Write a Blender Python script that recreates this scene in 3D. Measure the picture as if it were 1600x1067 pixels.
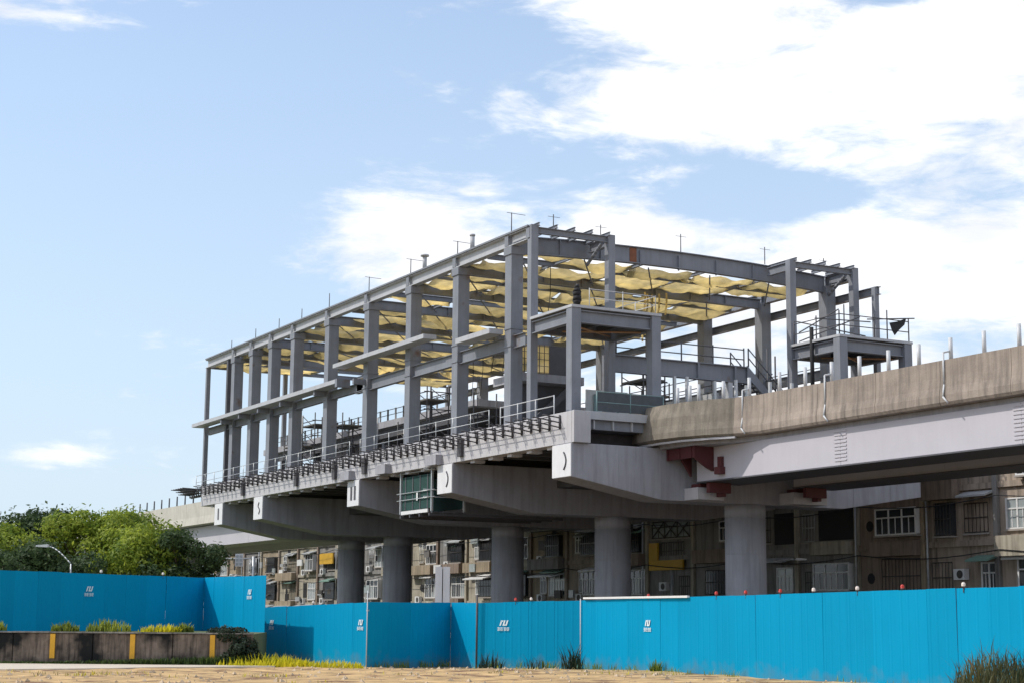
import bpy, math, random
import numpy as np
from mathutils import Vector, Matrix
random.seed(7); rng = np.random.default_rng(11)
scene = bpy.context.scene
for o in list(bpy.data.objects): bpy.data.objects.remove(o)
COL = scene.collection
# World axes follow the station: x = across the tracks (to the right), y = along the tracks (away), z = up.

# ------------------------------------------------------------------ camera
cd = bpy.data.cameras.new('camera'); cam = bpy.data.objects.new('camera', cd); COL.objects.link(cam)
cd.sensor_width = 36; cd.lens = 58.5; cd.clip_end = 6000; cd.clip_start = .1
T_ = .49493; PI_, RO = .16448, .00833
CAM = Vector((-40.61, -68.99, 1.6))
def st(w): return Vector((w[0]*math.cos(T_)+w[1]*math.sin(T_), -w[0]*math.sin(T_)+w[1]*math.cos(T_), w[2]))
cp, sp, c_, s_ = math.cos(PI_), math.sin(PI_), math.cos(RO), math.sin(RO)
r0, u0, f0 = Vector((1,0,0)), Vector((0,-sp,cp)), Vector((0,cp,sp))
cx_, cy_, cz_ = st(r0*c_+u0*s_), st(u0*c_-r0*s_), -st(f0)
m = Matrix((cx_, cy_, cz_)).transposed().to_4x4(); m.translation = CAM
cam.matrix_world = m
scene.camera = cam
FWD = st((0,1,0)); RGT = st((1,0,0))
def gp(x, y, z=0):            # metres right of / ahead of where the photographer stands -> world
    p = CAM + RGT*x + FWD*y; return Vector((p.x, p.y, z))

# ------------------------------------------------------------------ sky, sun, exposure
SUN_EL = math.radians(46); sh = Vector((-.87, .49, 0)).normalized()
SUN = Vector((sh.x*math.cos(SUN_EL), sh.y*math.cos(SUN_EL), math.sin(SUN_EL)))
W = bpy.data.worlds.new('World'); scene.world = W; W.use_nodes = True
nt = W.node_tree; nt.nodes.clear()
def N(tree, t, **k):
    n = tree.nodes.new(t)
    for a, b in k.items(): setattr(n, a, b)
    return n
def MA(tree, op, a, b=None, c=None, clamp=False):
    n = tree.nodes.new('ShaderNodeMath'); n.operation = op; n.use_clamp = clamp
    for i, v in enumerate((a, b, c)):
        if v is None: continue
        if isinstance(v, (int, float)): n.inputs[i].default_value = v
        else: tree.links.new(v, n.inputs[i])
    return n.outputs[0]
def ML(op, *a, **k): return MA(nt, op, *a, **k)
wo = N(nt, 'ShaderNodeOutputWorld'); bg = N(nt, 'ShaderNodeBackground'); bg.inputs['Strength'].default_value = .15
sky = N(nt, 'ShaderNodeTexSky', sky_type='NISHITA', sun_disc=False)
sky.sun_elevation = SUN_EL; sky.sun_rotation = math.atan2(sh.x, sh.y); sky.air_density = 1.0; sky.dust_density = .8; sky.ozone_density = 1.6
tc = N(nt, 'ShaderNodeTexCoord')
def dot(v):
    n = N(nt, 'ShaderNodeVectorMath', operation='DOT_PRODUCT'); nt.links.new(tc.outputs['Generated'], n.inputs[0]); n.inputs[1].default_value = v; return n.outputs['Value']
fx, rx_ = dot(FWD), dot(RGT)
AZ = ML('MULTIPLY', ML('ARCTAN2', rx_, fx), 26.0)            # 1 unit = 1/26 rad
EL = ML('MULTIPLY', ML('ARCSINE', dot((0,0,1))), 26.0)
def cnoise(scale, detail, rough, sx, sy, sz, dist=0, off=0):
    mp = N(nt, 'ShaderNodeMapping'); mp.inputs['Scale'].default_value = (sx, sy, sz); mp.inputs['Location'].default_value = (off, off*.7, 0)
    nt.links.new(tc.outputs['Generated'], mp.inputs[0])
    n = N(nt, 'ShaderNodeTexNoise'); n.inputs['Scale'].default_value = scale; n.inputs['Detail'].default_value = detail
    n.inputs['Roughness'].default_value = rough; n.inputs['Distortion'].default_value = dist
    nt.links.new(mp.outputs[0], n.inputs['Vector']); return n.outputs['Fac']
def blob(cx, cy, rx, ry):
    a = ML('DIVIDE', ML('SUBTRACT', AZ, cx), rx); b = ML('DIVIDE', ML('SUBTRACT', EL, cy), ry)
    return ML('SUBTRACT', 1.0, ML('SQRT', ML('ADD', ML('MULTIPLY', a, a), ML('MULTIPLY', b, b))))
def smax(*v):
    o = v[0]
    for k in v[1:]: o = ML('SMOOTH_MAX', o, k, .12)
    return o
nz = cnoise(8, 10, .62, 1, 1, 3.4, .5)
nf = cnoise(34, 8, .62, 1, 1, 3.0, .4, 3)
mass = smax(blob(8.0,8.4,6.2,3.6), blob(3.2,7.9,3.4,1.15), blob(3.0,9.2,2.6,1.9), blob(8.0,5.2,8.0,2.3), blob(9.0,2.4,11.0,2.6),
            blob(1.9,5.95,1.6,.5), blob(.4,5.3,1.4,.45), blob(-1.7,5.85,2.2,.95), blob(-7.9,9.7,2.1,.75), ML('SUBTRACT', blob(-6.9,2.36,1.3,.3), .58))
hole = smax(blob(3.9,6.5,1.9,.55), blob(6.0,9.6,1.2,.5))
core = ML('SUBTRACT', mass, ML('MULTIPLY', ML('MAXIMUM', hole, 0.0), 1.9))
far = ML('MULTIPLY', ML('SUBTRACT', cnoise(2.2, 3, .5, 1, 1, 1.8, 0, 9), .46), 5.0)     # broken cloud over the unseen sky, its coverage raised to add fill light
off = ML('SUBTRACT', ML('DIVIDE', ML('ABSOLUTE', AZ), 9.0), 1.2)
offm = ML('MULTIPLY', ML('MAXIMUM', ML('MAXIMUM', off, ML('SUBTRACT', ML('DIVIDE', EL, 10.0), 1.15)), 0.0), 6.0, clamp=True)
core = ML('MAXIMUM', ML('MAXIMUM', core, -1.0), ML('SUBTRACT', ML('MULTIPLY', ML('ADD', far, .8), offm), .8))
dens = ML('ADD', core, ML('ADD', ML('MULTIPLY', ML('SUBTRACT', nz, .5), 3.0), ML('MULTIPLY', ML('SUBTRACT', nf, .5), 1.3)))
mr = N(nt, 'ShaderNodeMapRange', interpolation_type='SMOOTHSTEP'); nt.links.new(dens, mr.inputs[0])
mr.inputs[1].default_value = -.20; mr.inputs[2].default_value = .72
cl = N(nt, 'ShaderNodeMix', data_type='RGBA')
shade = ML('MULTIPLY_ADD', ML('SUBTRACT', cnoise(9, 6, .55, 1, 1, 2.4, .2, 5), .5), 2.6, .62, clamp=True)
cc = N(nt, 'ShaderNodeMix', data_type='RGBA'); nt.links.new(shade, cc.inputs[0])
cc.inputs[6].default_value = (4.1,4.25,4.6,1); cc.inputs[7].default_value = (5.8,5.8,5.85,1)
# thin milky veil low in the sky
veil = ML('MULTIPLY', ML('POWER', ML('SUBTRACT', 1.0, ML('DIVIDE', ML('MAXIMUM', EL, 0.0), 26.0), clamp=True), 2.0), .92, clamp=True)
vm = N(nt, 'ShaderNodeMix', data_type='RGBA'); nt.links.new(veil, vm.inputs[0]); nt.links.new(sky.outputs[0], vm.inputs[6]); vm.inputs[7].default_value = (3.0,3.62,4.35,1)
nt.links.new(mr.outputs[0], cl.inputs[0]); nt.links.new(vm.outputs[2], cl.inputs[6]); nt.links.new(cc.outputs[2], cl.inputs[7])
nt.links.new(cl.outputs[2], bg.inputs[0]); nt.links.new(bg.outputs[0], wo.inputs[0])
sl = bpy.data.lights.new('sun', 'SUN'); so = bpy.data.objects.new('sun', sl); COL.objects.link(so)
sl.energy = 2.2; sl.angle = math.radians(.5); sl.color = (1, .95, .87); so.rotation_euler = SUN.to_track_quat('Z', 'Y').to_euler(); so.location = (0,0,80)
vs = scene.view_settings; vs.view_transform = 'Standard'; vs.look = 'None'; vs.exposure = 0.5; vs.gamma = 1; vs.use_curve_mapping = False
scene.render.engine = 'CYCLES'; scene.cycles.max_bounces = 8

# ------------------------------------------------------------------ materials
MATS = {}
def mat(name, col, rough=.7, var=.15, scale=1.5, streak=0., dark=(.05,.045,.04), bump=.0, bscale=20., metal=0., spec=.4, objvar=0., trans=None, speck=None, clear=0, mud=False, ss=1.):
    if name in MATS: return MATS[name]
    M = bpy.data.materials.new(name); M.use_nodes = True; t = M.node_tree; t.nodes.clear(); MATS[name] = M
    L = t.links
    out = N(t, 'ShaderNodeOutputMaterial'); b = N(t, 'ShaderNodeBsdfPrincipled')
    b.inputs['Roughness'].default_value = rough; b.inputs['Metallic'].default_value = metal; b.inputs['Specular IOR Level'].default_value = spec
    g = N(t, 'ShaderNodeNewGeometry')
    n1 = N(t, 'ShaderNodeTexNoise'); n1.inputs['Scale'].default_value = scale; n1.inputs['Detail'].default_value = 6; n1.inputs['Roughness'].default_value = .6
    L.new(g.outputs['Position'], n1.inputs['Vector'])
    f = MA(t, 'MULTIPLY_ADD', MA(t, 'SUBTRACT', n1.outputs['Fac'], .5), 2*var*1.6, 1.0)
    if objvar:
        oi = N(t, 'ShaderNodeObjectInfo'); f = MA(t, 'MULTIPLY', f, MA(t, 'MULTIPLY_ADD', MA(t, 'SUBTRACT', oi.outputs['Random'], .5), 2*objvar, 1.0))
    sc = N(t, 'ShaderNodeVectorMath', operation='SCALE'); sc.inputs[0].default_value = col[:3]; L.new(f, sc.inputs['Scale'])
    c = sc.outputs[0]
    if speck:
        n4 = N(t, 'ShaderNodeTexNoise'); n4.inputs['Scale'].default_value = speck[1]; n4.inputs['Detail'].default_value = 4; L.new(g.outputs['Position'], n4.inputs['Vector'])
        mr2 = N(t, 'ShaderNodeMapRange'); L.new(n4.outputs['Fac'], mr2.inputs[0]); mr2.inputs[1].default_value = speck[2]; mr2.inputs[2].default_value = speck[2]+.12
        mx = N(t, 'ShaderNodeMix', data_type='RGBA'); L.new(mr2.outputs[0], mx.inputs[0]); L.new(c, mx.inputs[6]); mx.inputs[7].default_value = (*speck[0], 1); c = mx.outputs[2]
    if streak:
        mp = N(t, 'ShaderNodeMapping'); mp.inputs['Scale'].default_value = (2.2*ss, 2.2*ss, .16*ss); L.new(g.outputs['Position'], mp.inputs[0])
        n2 = N(t, 'ShaderNodeTexNoise'); n2.inputs['Scale'].default_value = 1.6; n2.inputs['Detail'].default_value = 7; n2.inputs['Roughness'].default_value = .65; L.new(mp.outputs[0], n2.inputs['Vector'])
        mr2 = N(t, 'ShaderNodeMapRange'); L.new(n2.outputs['Fac'], mr2.inputs[0]); mr2.inputs[1].default_value = .45; mr2.inputs[2].default_value = .75; mr2.inputs[4].default_value = streak
        mx = N(t, 'ShaderNodeMix', data_type='RGBA'); L.new(mr2.outputs[0], mx.inputs[0]); L.new(c, mx.inputs[6]); mx.inputs[7].default_value = (*dark, 1); c = mx.outputs[2]
    if mud:       # dust and mud splashed up from the ground, and faint drip lines from the top edge
        sx = N(t, 'ShaderNodeSeparateXYZ'); L.new(g.outputs['Position'], sx.inputs[0]); n5 = N(t, 'ShaderNodeTexNoise'); n5.inputs['Scale'].default_value = 2.2; n5.inputs['Detail'].default_value = 8; L.new(g.outputs['Position'], n5.inputs['Vector'])
        e = MA(t, 'SUBTRACT', MA(t, 'MULTIPLY_ADD', n5.outputs['Fac'], 1.5, -.75), sx.outputs[2])
        mr3 = N(t, 'ShaderNodeMapRange'); L.new(e, mr3.inputs[0]); mr3.inputs[1].default_value = -.15; mr3.inputs[2].default_value = .55; mr3.inputs[4].default_value = .5
        mx = N(t, 'ShaderNodeMix', data_type='RGBA'); L.new(mr3.outputs[0], mx.inputs[0]); L.new(c, mx.inputs[6]); mx.inputs[7].default_value = (.16,.17,.16,1); c = mx.outputs[2]
    L.new(c, b.inputs['Base Color'])
    if bump:
        n3 = N(t, 'ShaderNodeTexNoise'); n3.inputs['Scale'].default_value = bscale; n3.inputs['Detail'].default_value = 5; L.new(g.outputs['Position'], n3.inputs['Vector'])
        bp = N(t, 'ShaderNodeBump'); bp.inputs['Strength'].default_value = bump; bp.inputs['Distance'].default_value = .03; L.new(n3.outputs['Fac'], bp.inputs['Height']); L.new(bp.outputs[0], b.inputs['Normal'])
    sh_ = b.outputs[0]
    if trans:
        tr = N(t, 'ShaderNodeBsdfTranslucent'); L.new(c, tr.inputs[0]); ms = N(t, 'ShaderNodeMixShader'); ms.inputs[0].default_value = trans
        L.new(sh_, ms.inputs[1]); L.new(tr.outputs[0], ms.inputs[2]); sh_ = ms.outputs[0]
    if clear:      # open weave
        tp = N(t, 'ShaderNodeBsdfTransparent'); ms = N(t, 'ShaderNodeMixShader'); ms.inputs[0].default_value = clear; L.new(sh_, ms.inputs[1]); L.new(tp.outputs[0], ms.inputs[2]); sh_ = ms.outputs[0]
    L.new(sh_, out.inputs[0])
    return M
STEEL = mat('grey_steel_paint', (.21,.223,.252), .55, .2, .8, .35, (.12,.115,.12), speck=((.16,.10,.075), .9, .66))
STEEL2 = mat('pale_steel_fascia', (.44,.45,.47), .5, .12, .9, .25, (.25,.22,.2))
DARKST = mat('dark_steel', (.09,.09,.10), .6, .2, 2)
BRKT = mat('bracket_steel', (.075,.07,.075), .6, .25, 3)
CONC = mat('pale_concrete', (.50,.49,.505), .85, .10, .7, .32, (.28,.26,.27), .25, 14)
CAPC = mat('pier_concrete', (.365,.365,.395), .85, .16, .6, .6, (.19,.18,.185), .25, 12)
ENDP = mat('white_end_plate', (.70,.70,.71), .8, .08, 1.5, .2, (.4,.38,.38))
PARA = mat('weathered_parapet', (.325,.27,.225), .9, .34, .7, .8, (.10,.09,.078), .4, 10)
GIRD = mat('girder_paint', (.50,.48,.515), .6, .07, .5, .2, (.42,.40,.42))
PARAG = mat('shade_toned_parapet', (.235,.205,.165), .9, .4, .9, .8, (.09,.085,.07), .4, 10)  # grey weathered concrete, with the shade of the turned end painted in darker
UNDER = mat('deck_shade_underside', (.10,.10,.105), .85, .3, .8)  # shade below the deck put into the colour of slab, joists and girders
RED = mat('red_oxide_steel', (.105,.028,.032), .6, .2, 3)
NET = mat('yellow_net', (.72,.61,.33), .9, .5, .9, 0, trans=.6, clear=.2, objvar=.32)
FENCE = mat('blue_hoarding_paint', (.001,.275,.485), .55, .05, .35, .18, (.001,.20,.40), 0, 20, 0, .06, .05, mud=True)
FWHITE = mat('white_print', (.75,.85,.88), .6, .03)
GALV = mat('galvanised_tube', (.45,.47,.48), .4, .15, 4, metal=.4)
WPIPE = mat('white_plastic_pipe', (.56,.57,.58), .5, .08, 4)
TEAL = mat('teal_post', (.16,.25,.25), .5, .1, 4)
REDL = mat('red_lens', (.55,.05,.04), .25, .1, 8)
WHTL = mat('white_lens', (.8,.72,.66), .3, .1, 8)
DIRT = mat('dry_dirt', (.47,.315,.145), .95, .65, .9, 0, bump=1., bscale=3., speck=((.19,.105,.055), 1.1, .52))
PATH = mat('concrete_path', (.56,.49,.40), .9, .12, 1.5, bump=.3, bscale=6)
TERR = mat('terrace_soil', (.10,.12,.05), .95, .3, 1, bump=.5, bscale=4)
WALL = mat('stained_wall', (.20,.155,.12), .95, .6, 2.0, 1.0, (.008,.008,.008), .5, 8, ss=2.6, speck=((.012,.013,.012), .8, .47))
YEL = mat('yellow_marker_paint', (.72,.38,.03), .6, .15, 5)
STONE = mat('pale_stone', (.56,.44,.31), .95, .2, 4, objvar=.2)
GLASS = mat('dark_window_glass', (.03,.036,.042), .12, .3, .6, spec=.6)
GLASSP = mat('pale_curtained_glass', (.34,.38,.38), .2, .3, 1.2, spec=.6)
WFR = mat('white_window_frame', (.70,.70,.69), .5, .08, 5)
GRIL = mat('dark_window_grille', (.06,.055,.05), .6, .2, 5)
YSIGN = mat('yellow_sign_paint', (.62,.36,.03), .5, .2, 1.5)
GREENM = mat('green_mesh', (.018,.06,.052), .9, .25, 3)
AWN = mat('faded_awning', (.36,.37,.37), .6, .2, 2)
AWNG = mat('green_awning', (.16,.27,.22), .6, .2, 2)
BLACK = mat('black_cloth', (.02,.02,.022), .8, .2, 4)
ROOFM = mat('roof_tar', (.16,.15,.14), .9, .2, 1)
BARK = mat('bark', (.12,.09,.06), .95, .3, 6, bump=.6)
HOUSES = [mat('house_tile_%s' % n, c, .8, .25, .9, .8, (.05,.042,.036), .2, 6) for n, c in
          (('beige',(.36,.295,.235)), ('grey',(.25,.24,.225)), ('cream',(.42,.38,.30)), ('brown',(.27,.205,.16)), ('ochre',(.36,.29,.20)))]
def leafmat(name, ca, cb, tr=.35):
    if name in MATS: return MATS[name]
    M = bpy.data.materials.new(name); M.use_nodes = True; t = M.node_tree; t.nodes.clear(); MATS[name] = M; L = t.links
    out = N(t, 'ShaderNodeOutputMaterial'); d = N(t, 'ShaderNodeBsdfPrincipled'); d.inputs['Roughness'].default_value = .55; d.inputs['Specular IOR Level'].default_value = .3
    g = N(t, 'ShaderNodeNewGeometry'); n = N(t, 'ShaderNodeTexNoise'); n.inputs['Scale'].default_value = .7; n.inputs['Detail'].default_value = 2; L.new(g.outputs['Position'], n.inputs['Vector'])
    f = MA(t, 'ADD', MA(t, 'MULTIPLY', MA(t, 'SUBTRACT', n.outputs['Fac'], .5), 1.6), MA(t, 'MULTIPLY_ADD', g.outputs['Random Per Island'], .7, .15), clamp=True)
    mx = N(t, 'ShaderNodeMix', data_type='RGBA'); L.new(f, mx.inputs[0]); mx.inputs[6].default_value = (*ca,1); mx.inputs[7].default_value = (*cb,1)
    L.new(mx.outputs[2], d.inputs['Base Color']); tl = N(t, 'ShaderNodeBsdfTranslucent'); L.new(mx.outputs[2], tl.inputs[0])
    ms = N(t, 'ShaderNodeMixShader'); ms.inputs[0].default_value = tr; L.new(d.outputs[0], ms.inputs[1]); L.new(tl.outputs[0], ms.inputs[2]); L.new(ms.outputs[0], out.inputs[0])
    return M
LEAF = leafmat('tree_leaves', (.08,.15,.02), (.36,.44,.06), .5)
LEAFB = leafmat('bright_tree_leaves', (.12,.20,.025), (.44,.50,.07), .5)
LEAFD = leafmat('dark_tree_leaves', (.035,.065,.03), (.10,.15,.05), .4)
GRASSY = leafmat('yellow_grass', (.45,.44,.02), (.78,.68,.04), .5)
WEED = leafmat('weed_leaves', (.10,.16,.03), (.36,.40,.06), .45)
WEEDD = leafmat('dark_weed_leaves', (.012,.03,.022), (.04,.06,.03))
STRAW = leafmat('straw_grass', (.30,.24,.12), (.55,.45,.18), .3)

# ------------------------------------------------------------------ geometry helpers
class B:
    def __init__(s): s.v = []; s.f = []; s.sm = []
    def add(s, vs, fs, smooth=False):
        o = len(s.v); s.v += [tuple(p) for p in vs]; s.f += [tuple(i+o for i in f) for f in fs]; s.sm += [smooth]*len(fs); return s
    def box(s, x0, x1, y0, y1, z0, z1):
        return s.add([(x0,y0,z0),(x1,y0,z0),(x1,y1,z0),(x0,y1,z0),(x0,y0,z1),(x1,y0,z1),(x1,y1,z1),(x0,y1,z1)],
                     [(0,3,2,1),(4,5,6,7),(0,1,5,4),(1,2,6,5),(2,3,7,6),(3,0,4,7)])
    def obox(s, p0, p1, w, z0, z1, z1b=None, z0b=None, side=0):   # upright slab from p0 to p1, w thick
        p0 = Vector(p0[:2]); p1 = Vector(p1[:2]); d = (p1-p0).normalized(); n = Vector((d.y,-d.x))
        a, b = n*(w*(.5+side)), n*(w*(-.5+side)); z1b = z1 if z1b is None else z1b; z0b = z0 if z0b is None else z0b
        q = [p0+a, p1+a, p1+b, p0+b]
        return s.add([(*q[0],z0),(*q[1],z0b),(*q[2],z0b),(*q[3],z0),(*q[0],z1),(*q[1],z1b),(*q[2],z1b),(*q[3],z1)],
                     [(0,3,2,1),(4,5,6,7),(0,1,5,4),(1,2,6,5),(2,3,7,6),(3,0,4,7)])
    def bar(s, p0, p1, r, n=6, r2=None, smooth=True):
        p0, p1 = Vector(p0), Vector(p1); d = (p1-p0)
        if d.length < 1e-6: return s
        d.normalize(); a = d.orthogonal().normalized(); b = d.cross(a); r2 = r if r2 is None else r2
        vs = []
        for k in range(n):
            t = 2*math.pi*(k+.5)/n; e = a*math.cos(t)+b*math.sin(t); vs += [p0+e*r, p1+e*r2]
        o = len(s.v); s.v += [tuple(p) for p in vs]
        for k in range(n):
            i, j = 2*k, 2*((k+1) % n); s.f.append((o+i,o+j,o+j+1,o+i+1)); s.sm.append(smooth)
        s.f.append(tuple(o+2*k for k in range(n))[::-1]); s.f.append(tuple(o+2*k+1 for k in range(n))); s.sm += [False]*2
        return s
    def tube(s, pts, r, n=6):
        for a, b in zip(pts, pts[1:]): s.bar(a, b, r, n)
        return s
    def prism(s, poly, axis, a, b):    # poly in the two other axes
        n = len(poly); A = []; Bv = []
        for p in poly:
            if axis == 'y': A.append((p[0],a,p[1])); Bv.append((p[0],b,p[1]))
            elif axis == 'x': A.append((a,p[0],p[1])); Bv.append((b,p[0],p[1]))
            else: A.append((p[0],p[1],a)); Bv.append((p[0],p[1],b))
        return s.add(A+Bv, [tuple(range(n)), tuple(range(2*n-1, n-1, -1))]+[(i, n+i, n+(i+1) % n, (i+1) % n) for i in range(n)])
    def ibeam(s, axis, a, b, c, z0, z1, w=.3, tf=.035, tw=.02):
        for (h0, h1, ww) in ((z0, z0+tf, w), (z1-tf, z1, w), (z0+tf, z1-tf, tw)):
            if axis == 'x': s.box(a, b, c-ww/2, c+ww/2, h0, h1)
            else: s.box(c-ww/2, c+ww/2, a, b, h0, h1)
        return s
    def mesh(s, name, mat_, off=Vector((0,0,0)), fix=True):
        me = bpy.data.meshes.new(name)
        me.from_pydata([(p[0]-off[0], p[1]-off[1], p[2]-off[2]) for p in s.v], [], s.f)
        if mat_: me.materials.append(mat_)
        me.polygons.foreach_set('use_smooth', s.sm)
        if fix:
            import bmesh
            bm = bmesh.new(); bm.from_mesh(me); bmesh.ops.recalc_face_normals(bm, faces=bm.faces); bm.to_mesh(me); bm.free()
        me.update(); return me
ORG = {}
def thing(name, label, cat, loc, group=None, kind=None):
    o = bpy.data.objects.new(name, None); COL.objects.link(o); o.location = loc; o.empty_display_size = .3; ORG[o] = Vector(loc)
    o['label'] = label; o['category'] = cat
    if group: o['group'] = group
    if kind: o['kind'] = kind
    return o
def part(name, b, m_, parent=None, bevel=0, fix=True):
    off = ORG[parent] if parent else Vector((0,0,0))
    o = bpy.data.objects.new(name, b.mesh(name, m_, off, fix)); COL.objects.link(o)
    if parent: o.parent = parent
    ORG[o] = off
    if bevel:
        md = o.modifiers.new('bevel', 'BEVEL'); md.width = bevel; md.segments = 2; md.limit_method = 'ANGLE'
    return o
def inst(name, me, parent, loc, rotz=0):
    o = bpy.data.objects.new(name, me); COL.objects.link(o); o.parent = parent
    o.location = Vector(loc)-(ORG[parent] if parent else Vector((0,0,0))); o.rotation_euler.z = rotz
    ORG[o] = Vector(loc); return o
def tag(o, label, cat, group=None, kind=None):
    o['label'] = label; o['category'] = cat
    if group: o['group'] = group
    if kind: o['kind'] = kind
    return o
def struct(name, b, m_, fix=True):
    o = part(name, b, m_, None, 0, fix); o['kind'] = 'structure'; return o
def cylmesh(name, r, h, m_, n=32):
    return B().bar((0,0,0), (0,0,h), r, n).mesh(name, m_)
ORD = ['first','second','third','fourth','fifth','sixth','seventh','eighth','ninth','tenth','eleventh','twelfth','thirteenth','fourteenth','fifteenth','sixteenth','seventeenth','eighteenth','nineteenth','twentieth','twenty-first','twenty-second','twenty-third','twenty-fourth','twenty-fifth','twenty-sixth','twenty-seventh','twenty-eighth']
GZ = -.25
# ================================================================== ground
def sstep(a, b, x):
    t = min(1, max(0, (x-a)/(b-a))); return t*t*(3-2*t)
def ground_z(x, y):
    z = -.20-.22*sstep(58, 70, y-.25*max(0, x))
    if abs(x) < 45 and 20 < y < 75:
        z += .035*math.sin(x*.9+1.3*math.sin(y*.5))*math.sin(y*.8)+.02*math.sin(x*2.7+y*1.9)
    return z
gx = [-3000,-900,-300,-100,-60]+list(np.arange(-40, 40.1, .8))+[60,100,300,900,3000]
gy = [-600,-150,-40,0,15]+list(np.arange(22, 80, .6))+[90,110,150,250,500,1200,4000]
b = B(); vs = []; fs = []
for y in gy:
    for x in gx: vs.append(gp(x, y, ground_z(x, y)))
nx = len(gx)
for j in range(len(gy)-1):
    for i in range(nx-1): fs.append((j*nx+i, j*nx+i+1, (j+1)*nx+i+1, (j+1)*nx+i))
b.add(vs, fs, True); struct('ground', b, DIRT, False)
# concrete path in front of the retaining wall
b = B(); n = 40; top = []; bot = []
for i in range(n+1):
    x = -48+i*(39.6/n); top.append((x, 61.7)); bot.append((x, min(61.5, 54.2+.35*math.sin(i*.9)+.2*math.sin(i*2.3)+7*max(0, (i-28)/12)**1.6)))
vs = [gp(p[0], p[1], -.165) for p in top]+[gp(p[0], p[1], -.165) for p in bot]+[gp(p[0], p[1]-.03, -.4) for p in bot]
fs = [(i, i+1, n+2+i, n+1+i) for i in range(n)]+[(n+1+i, n+2+i, 2*n+3+i, 2*n+2+i) for i in range(n)]
b.add(vs, fs); struct('path', b, PATH)
# raised ground behind the retaining wall
poly = [(-200,62.3),(-9.45,62.3),(-10.2,71.0),(-15.5,78),(-13.5,120),(-30,300),(-200,300)]
b = B(); P_ = [gp(*p) for p in poly]; k = len(P_)
b.add([(p.x,p.y,.93) for p in P_]+[(p.x,p.y,-.7) for p in P_], [tuple(range(k))]+[(i, k+i, k+(i+1) % k, (i+1) % k) for i in range(k)])
struct('terrain', b, TERR)
b = B(); b.box(-4.8,25.6,-70,170,-.5,-.13); struct('road', b, mat('asphalt', (.055,.053,.052), .9, .25, .6, bump=.3, bscale=12))

# ================================================================== station: piers
PX = 10.9
def pier(y, label):
    t = thing('bridge_pier', label, 'pier', (PX, y, GZ), 'hammerhead piers under the station')
    sh = part('shaft', B().bar((PX,y,GZ-.3), (PX,y,6.75), 1.05, 40).bar((PX,y,6.79), (PX,y,7.42), 1.05, 40).bar((PX,y,6.70), (PX,y,6.85), 1.02, 40), CAPC, t)
    prof = [(.0,10.0),(.0,8.35),(5.2,7.42),(16.6,7.42),(22,8.25),(22,10.0)]
    cap = part('cap', B().prism(prof, 'y', y-.92, y+.92), CAPC, t, .03)
    for q in range(1, 9):
        xx = q*2.45+.25*math.sin(q*y); zl = 8.35-.93*xx/5.2 if xx < 5.2 else (7.42 if xx < 16.6 else 7.42+.83*(xx-16.6)/5.4)
        part('formwork_ridge', B().box(xx-.012, xx+.012, y-.932, y-.921, zl+.03, 9.98), CAPC, cap)
    for q in range(3): part('formwork_ridge', B().bar((PX,y,1.3+1.8*q), (PX,y,1.325+1.8*q), 1.057, 40), CAPC, sh)
    e = part('end_plate', B().box(-.05,-.003, y-.9, y+.9, 8.38, 9.96), ENDP, cap)
    return t, cap, e
PIERS = [1.0, 13.9, 26.8, 44.0, 52.7]
PL = ['nearest grey hammerhead pier carrying the end of the viaduct girder', 'second hammerhead pier back, its white end beside the green hanging scaffold',
      'third hammerhead pier back with two dark slots on its white end', 'fourth hammerhead pier back with a wavy dark mark on its white end',
      'farthest hammerhead pier, at the far end of the station deck']
for i, (y, l) in enumerate(zip(PIERS, PL)):
    t, cap, e = pier(y, l)
    yn = y-.9
    if i in (0, 1, 3):
        bb = B(); pts = []
        for k in range(9):
            a = -1+k/4; pts.append((-.062, y-.25-.22*(1-a*a)*(1 if i != 3 else math.sin(a*3)), 9.15-.42*a))
        bb.tube(pts, .045, 6); part('lifting_cable', bb, DARKST, cap)
    else:
        for dy in ((-.3,.25) if i == 2 else (0.,)):
            part('slot', B().box(-.075,-.052, y+dy-.13, y+dy+.13, 8.75, 9.6), DARKST, cap)
# ================================================================== station: deck
Y0, Y1 = .1, 57.2
dk = thing('station_deck', 'long concrete station deck with pale edge beam and a row of dark brackets', 'deck', (12, 28, 10))
seg = [Y0, 6.9, 13.4, 19.6, 26.0, 32.4, 38.8, 45.1, 51.4, Y1]
for a, c in zip(seg, seg[1:]): part('edge_beam', B().box(.0,.75, a+.008, c-.008, 10.005, 11.55), CONC, dk, .02)
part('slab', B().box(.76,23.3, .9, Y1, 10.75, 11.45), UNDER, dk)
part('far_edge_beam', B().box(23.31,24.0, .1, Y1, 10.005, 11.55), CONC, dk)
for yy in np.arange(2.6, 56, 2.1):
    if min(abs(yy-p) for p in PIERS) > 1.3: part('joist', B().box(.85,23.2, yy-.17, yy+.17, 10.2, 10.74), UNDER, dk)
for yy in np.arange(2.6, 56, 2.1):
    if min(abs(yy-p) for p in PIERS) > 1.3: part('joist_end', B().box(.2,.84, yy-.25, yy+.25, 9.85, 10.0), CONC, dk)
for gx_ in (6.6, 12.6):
    part('girder', B().box(gx_, gx_+2.6, 2.0, 55.5, 8.9, 10.19), UNDER, dk)
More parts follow.
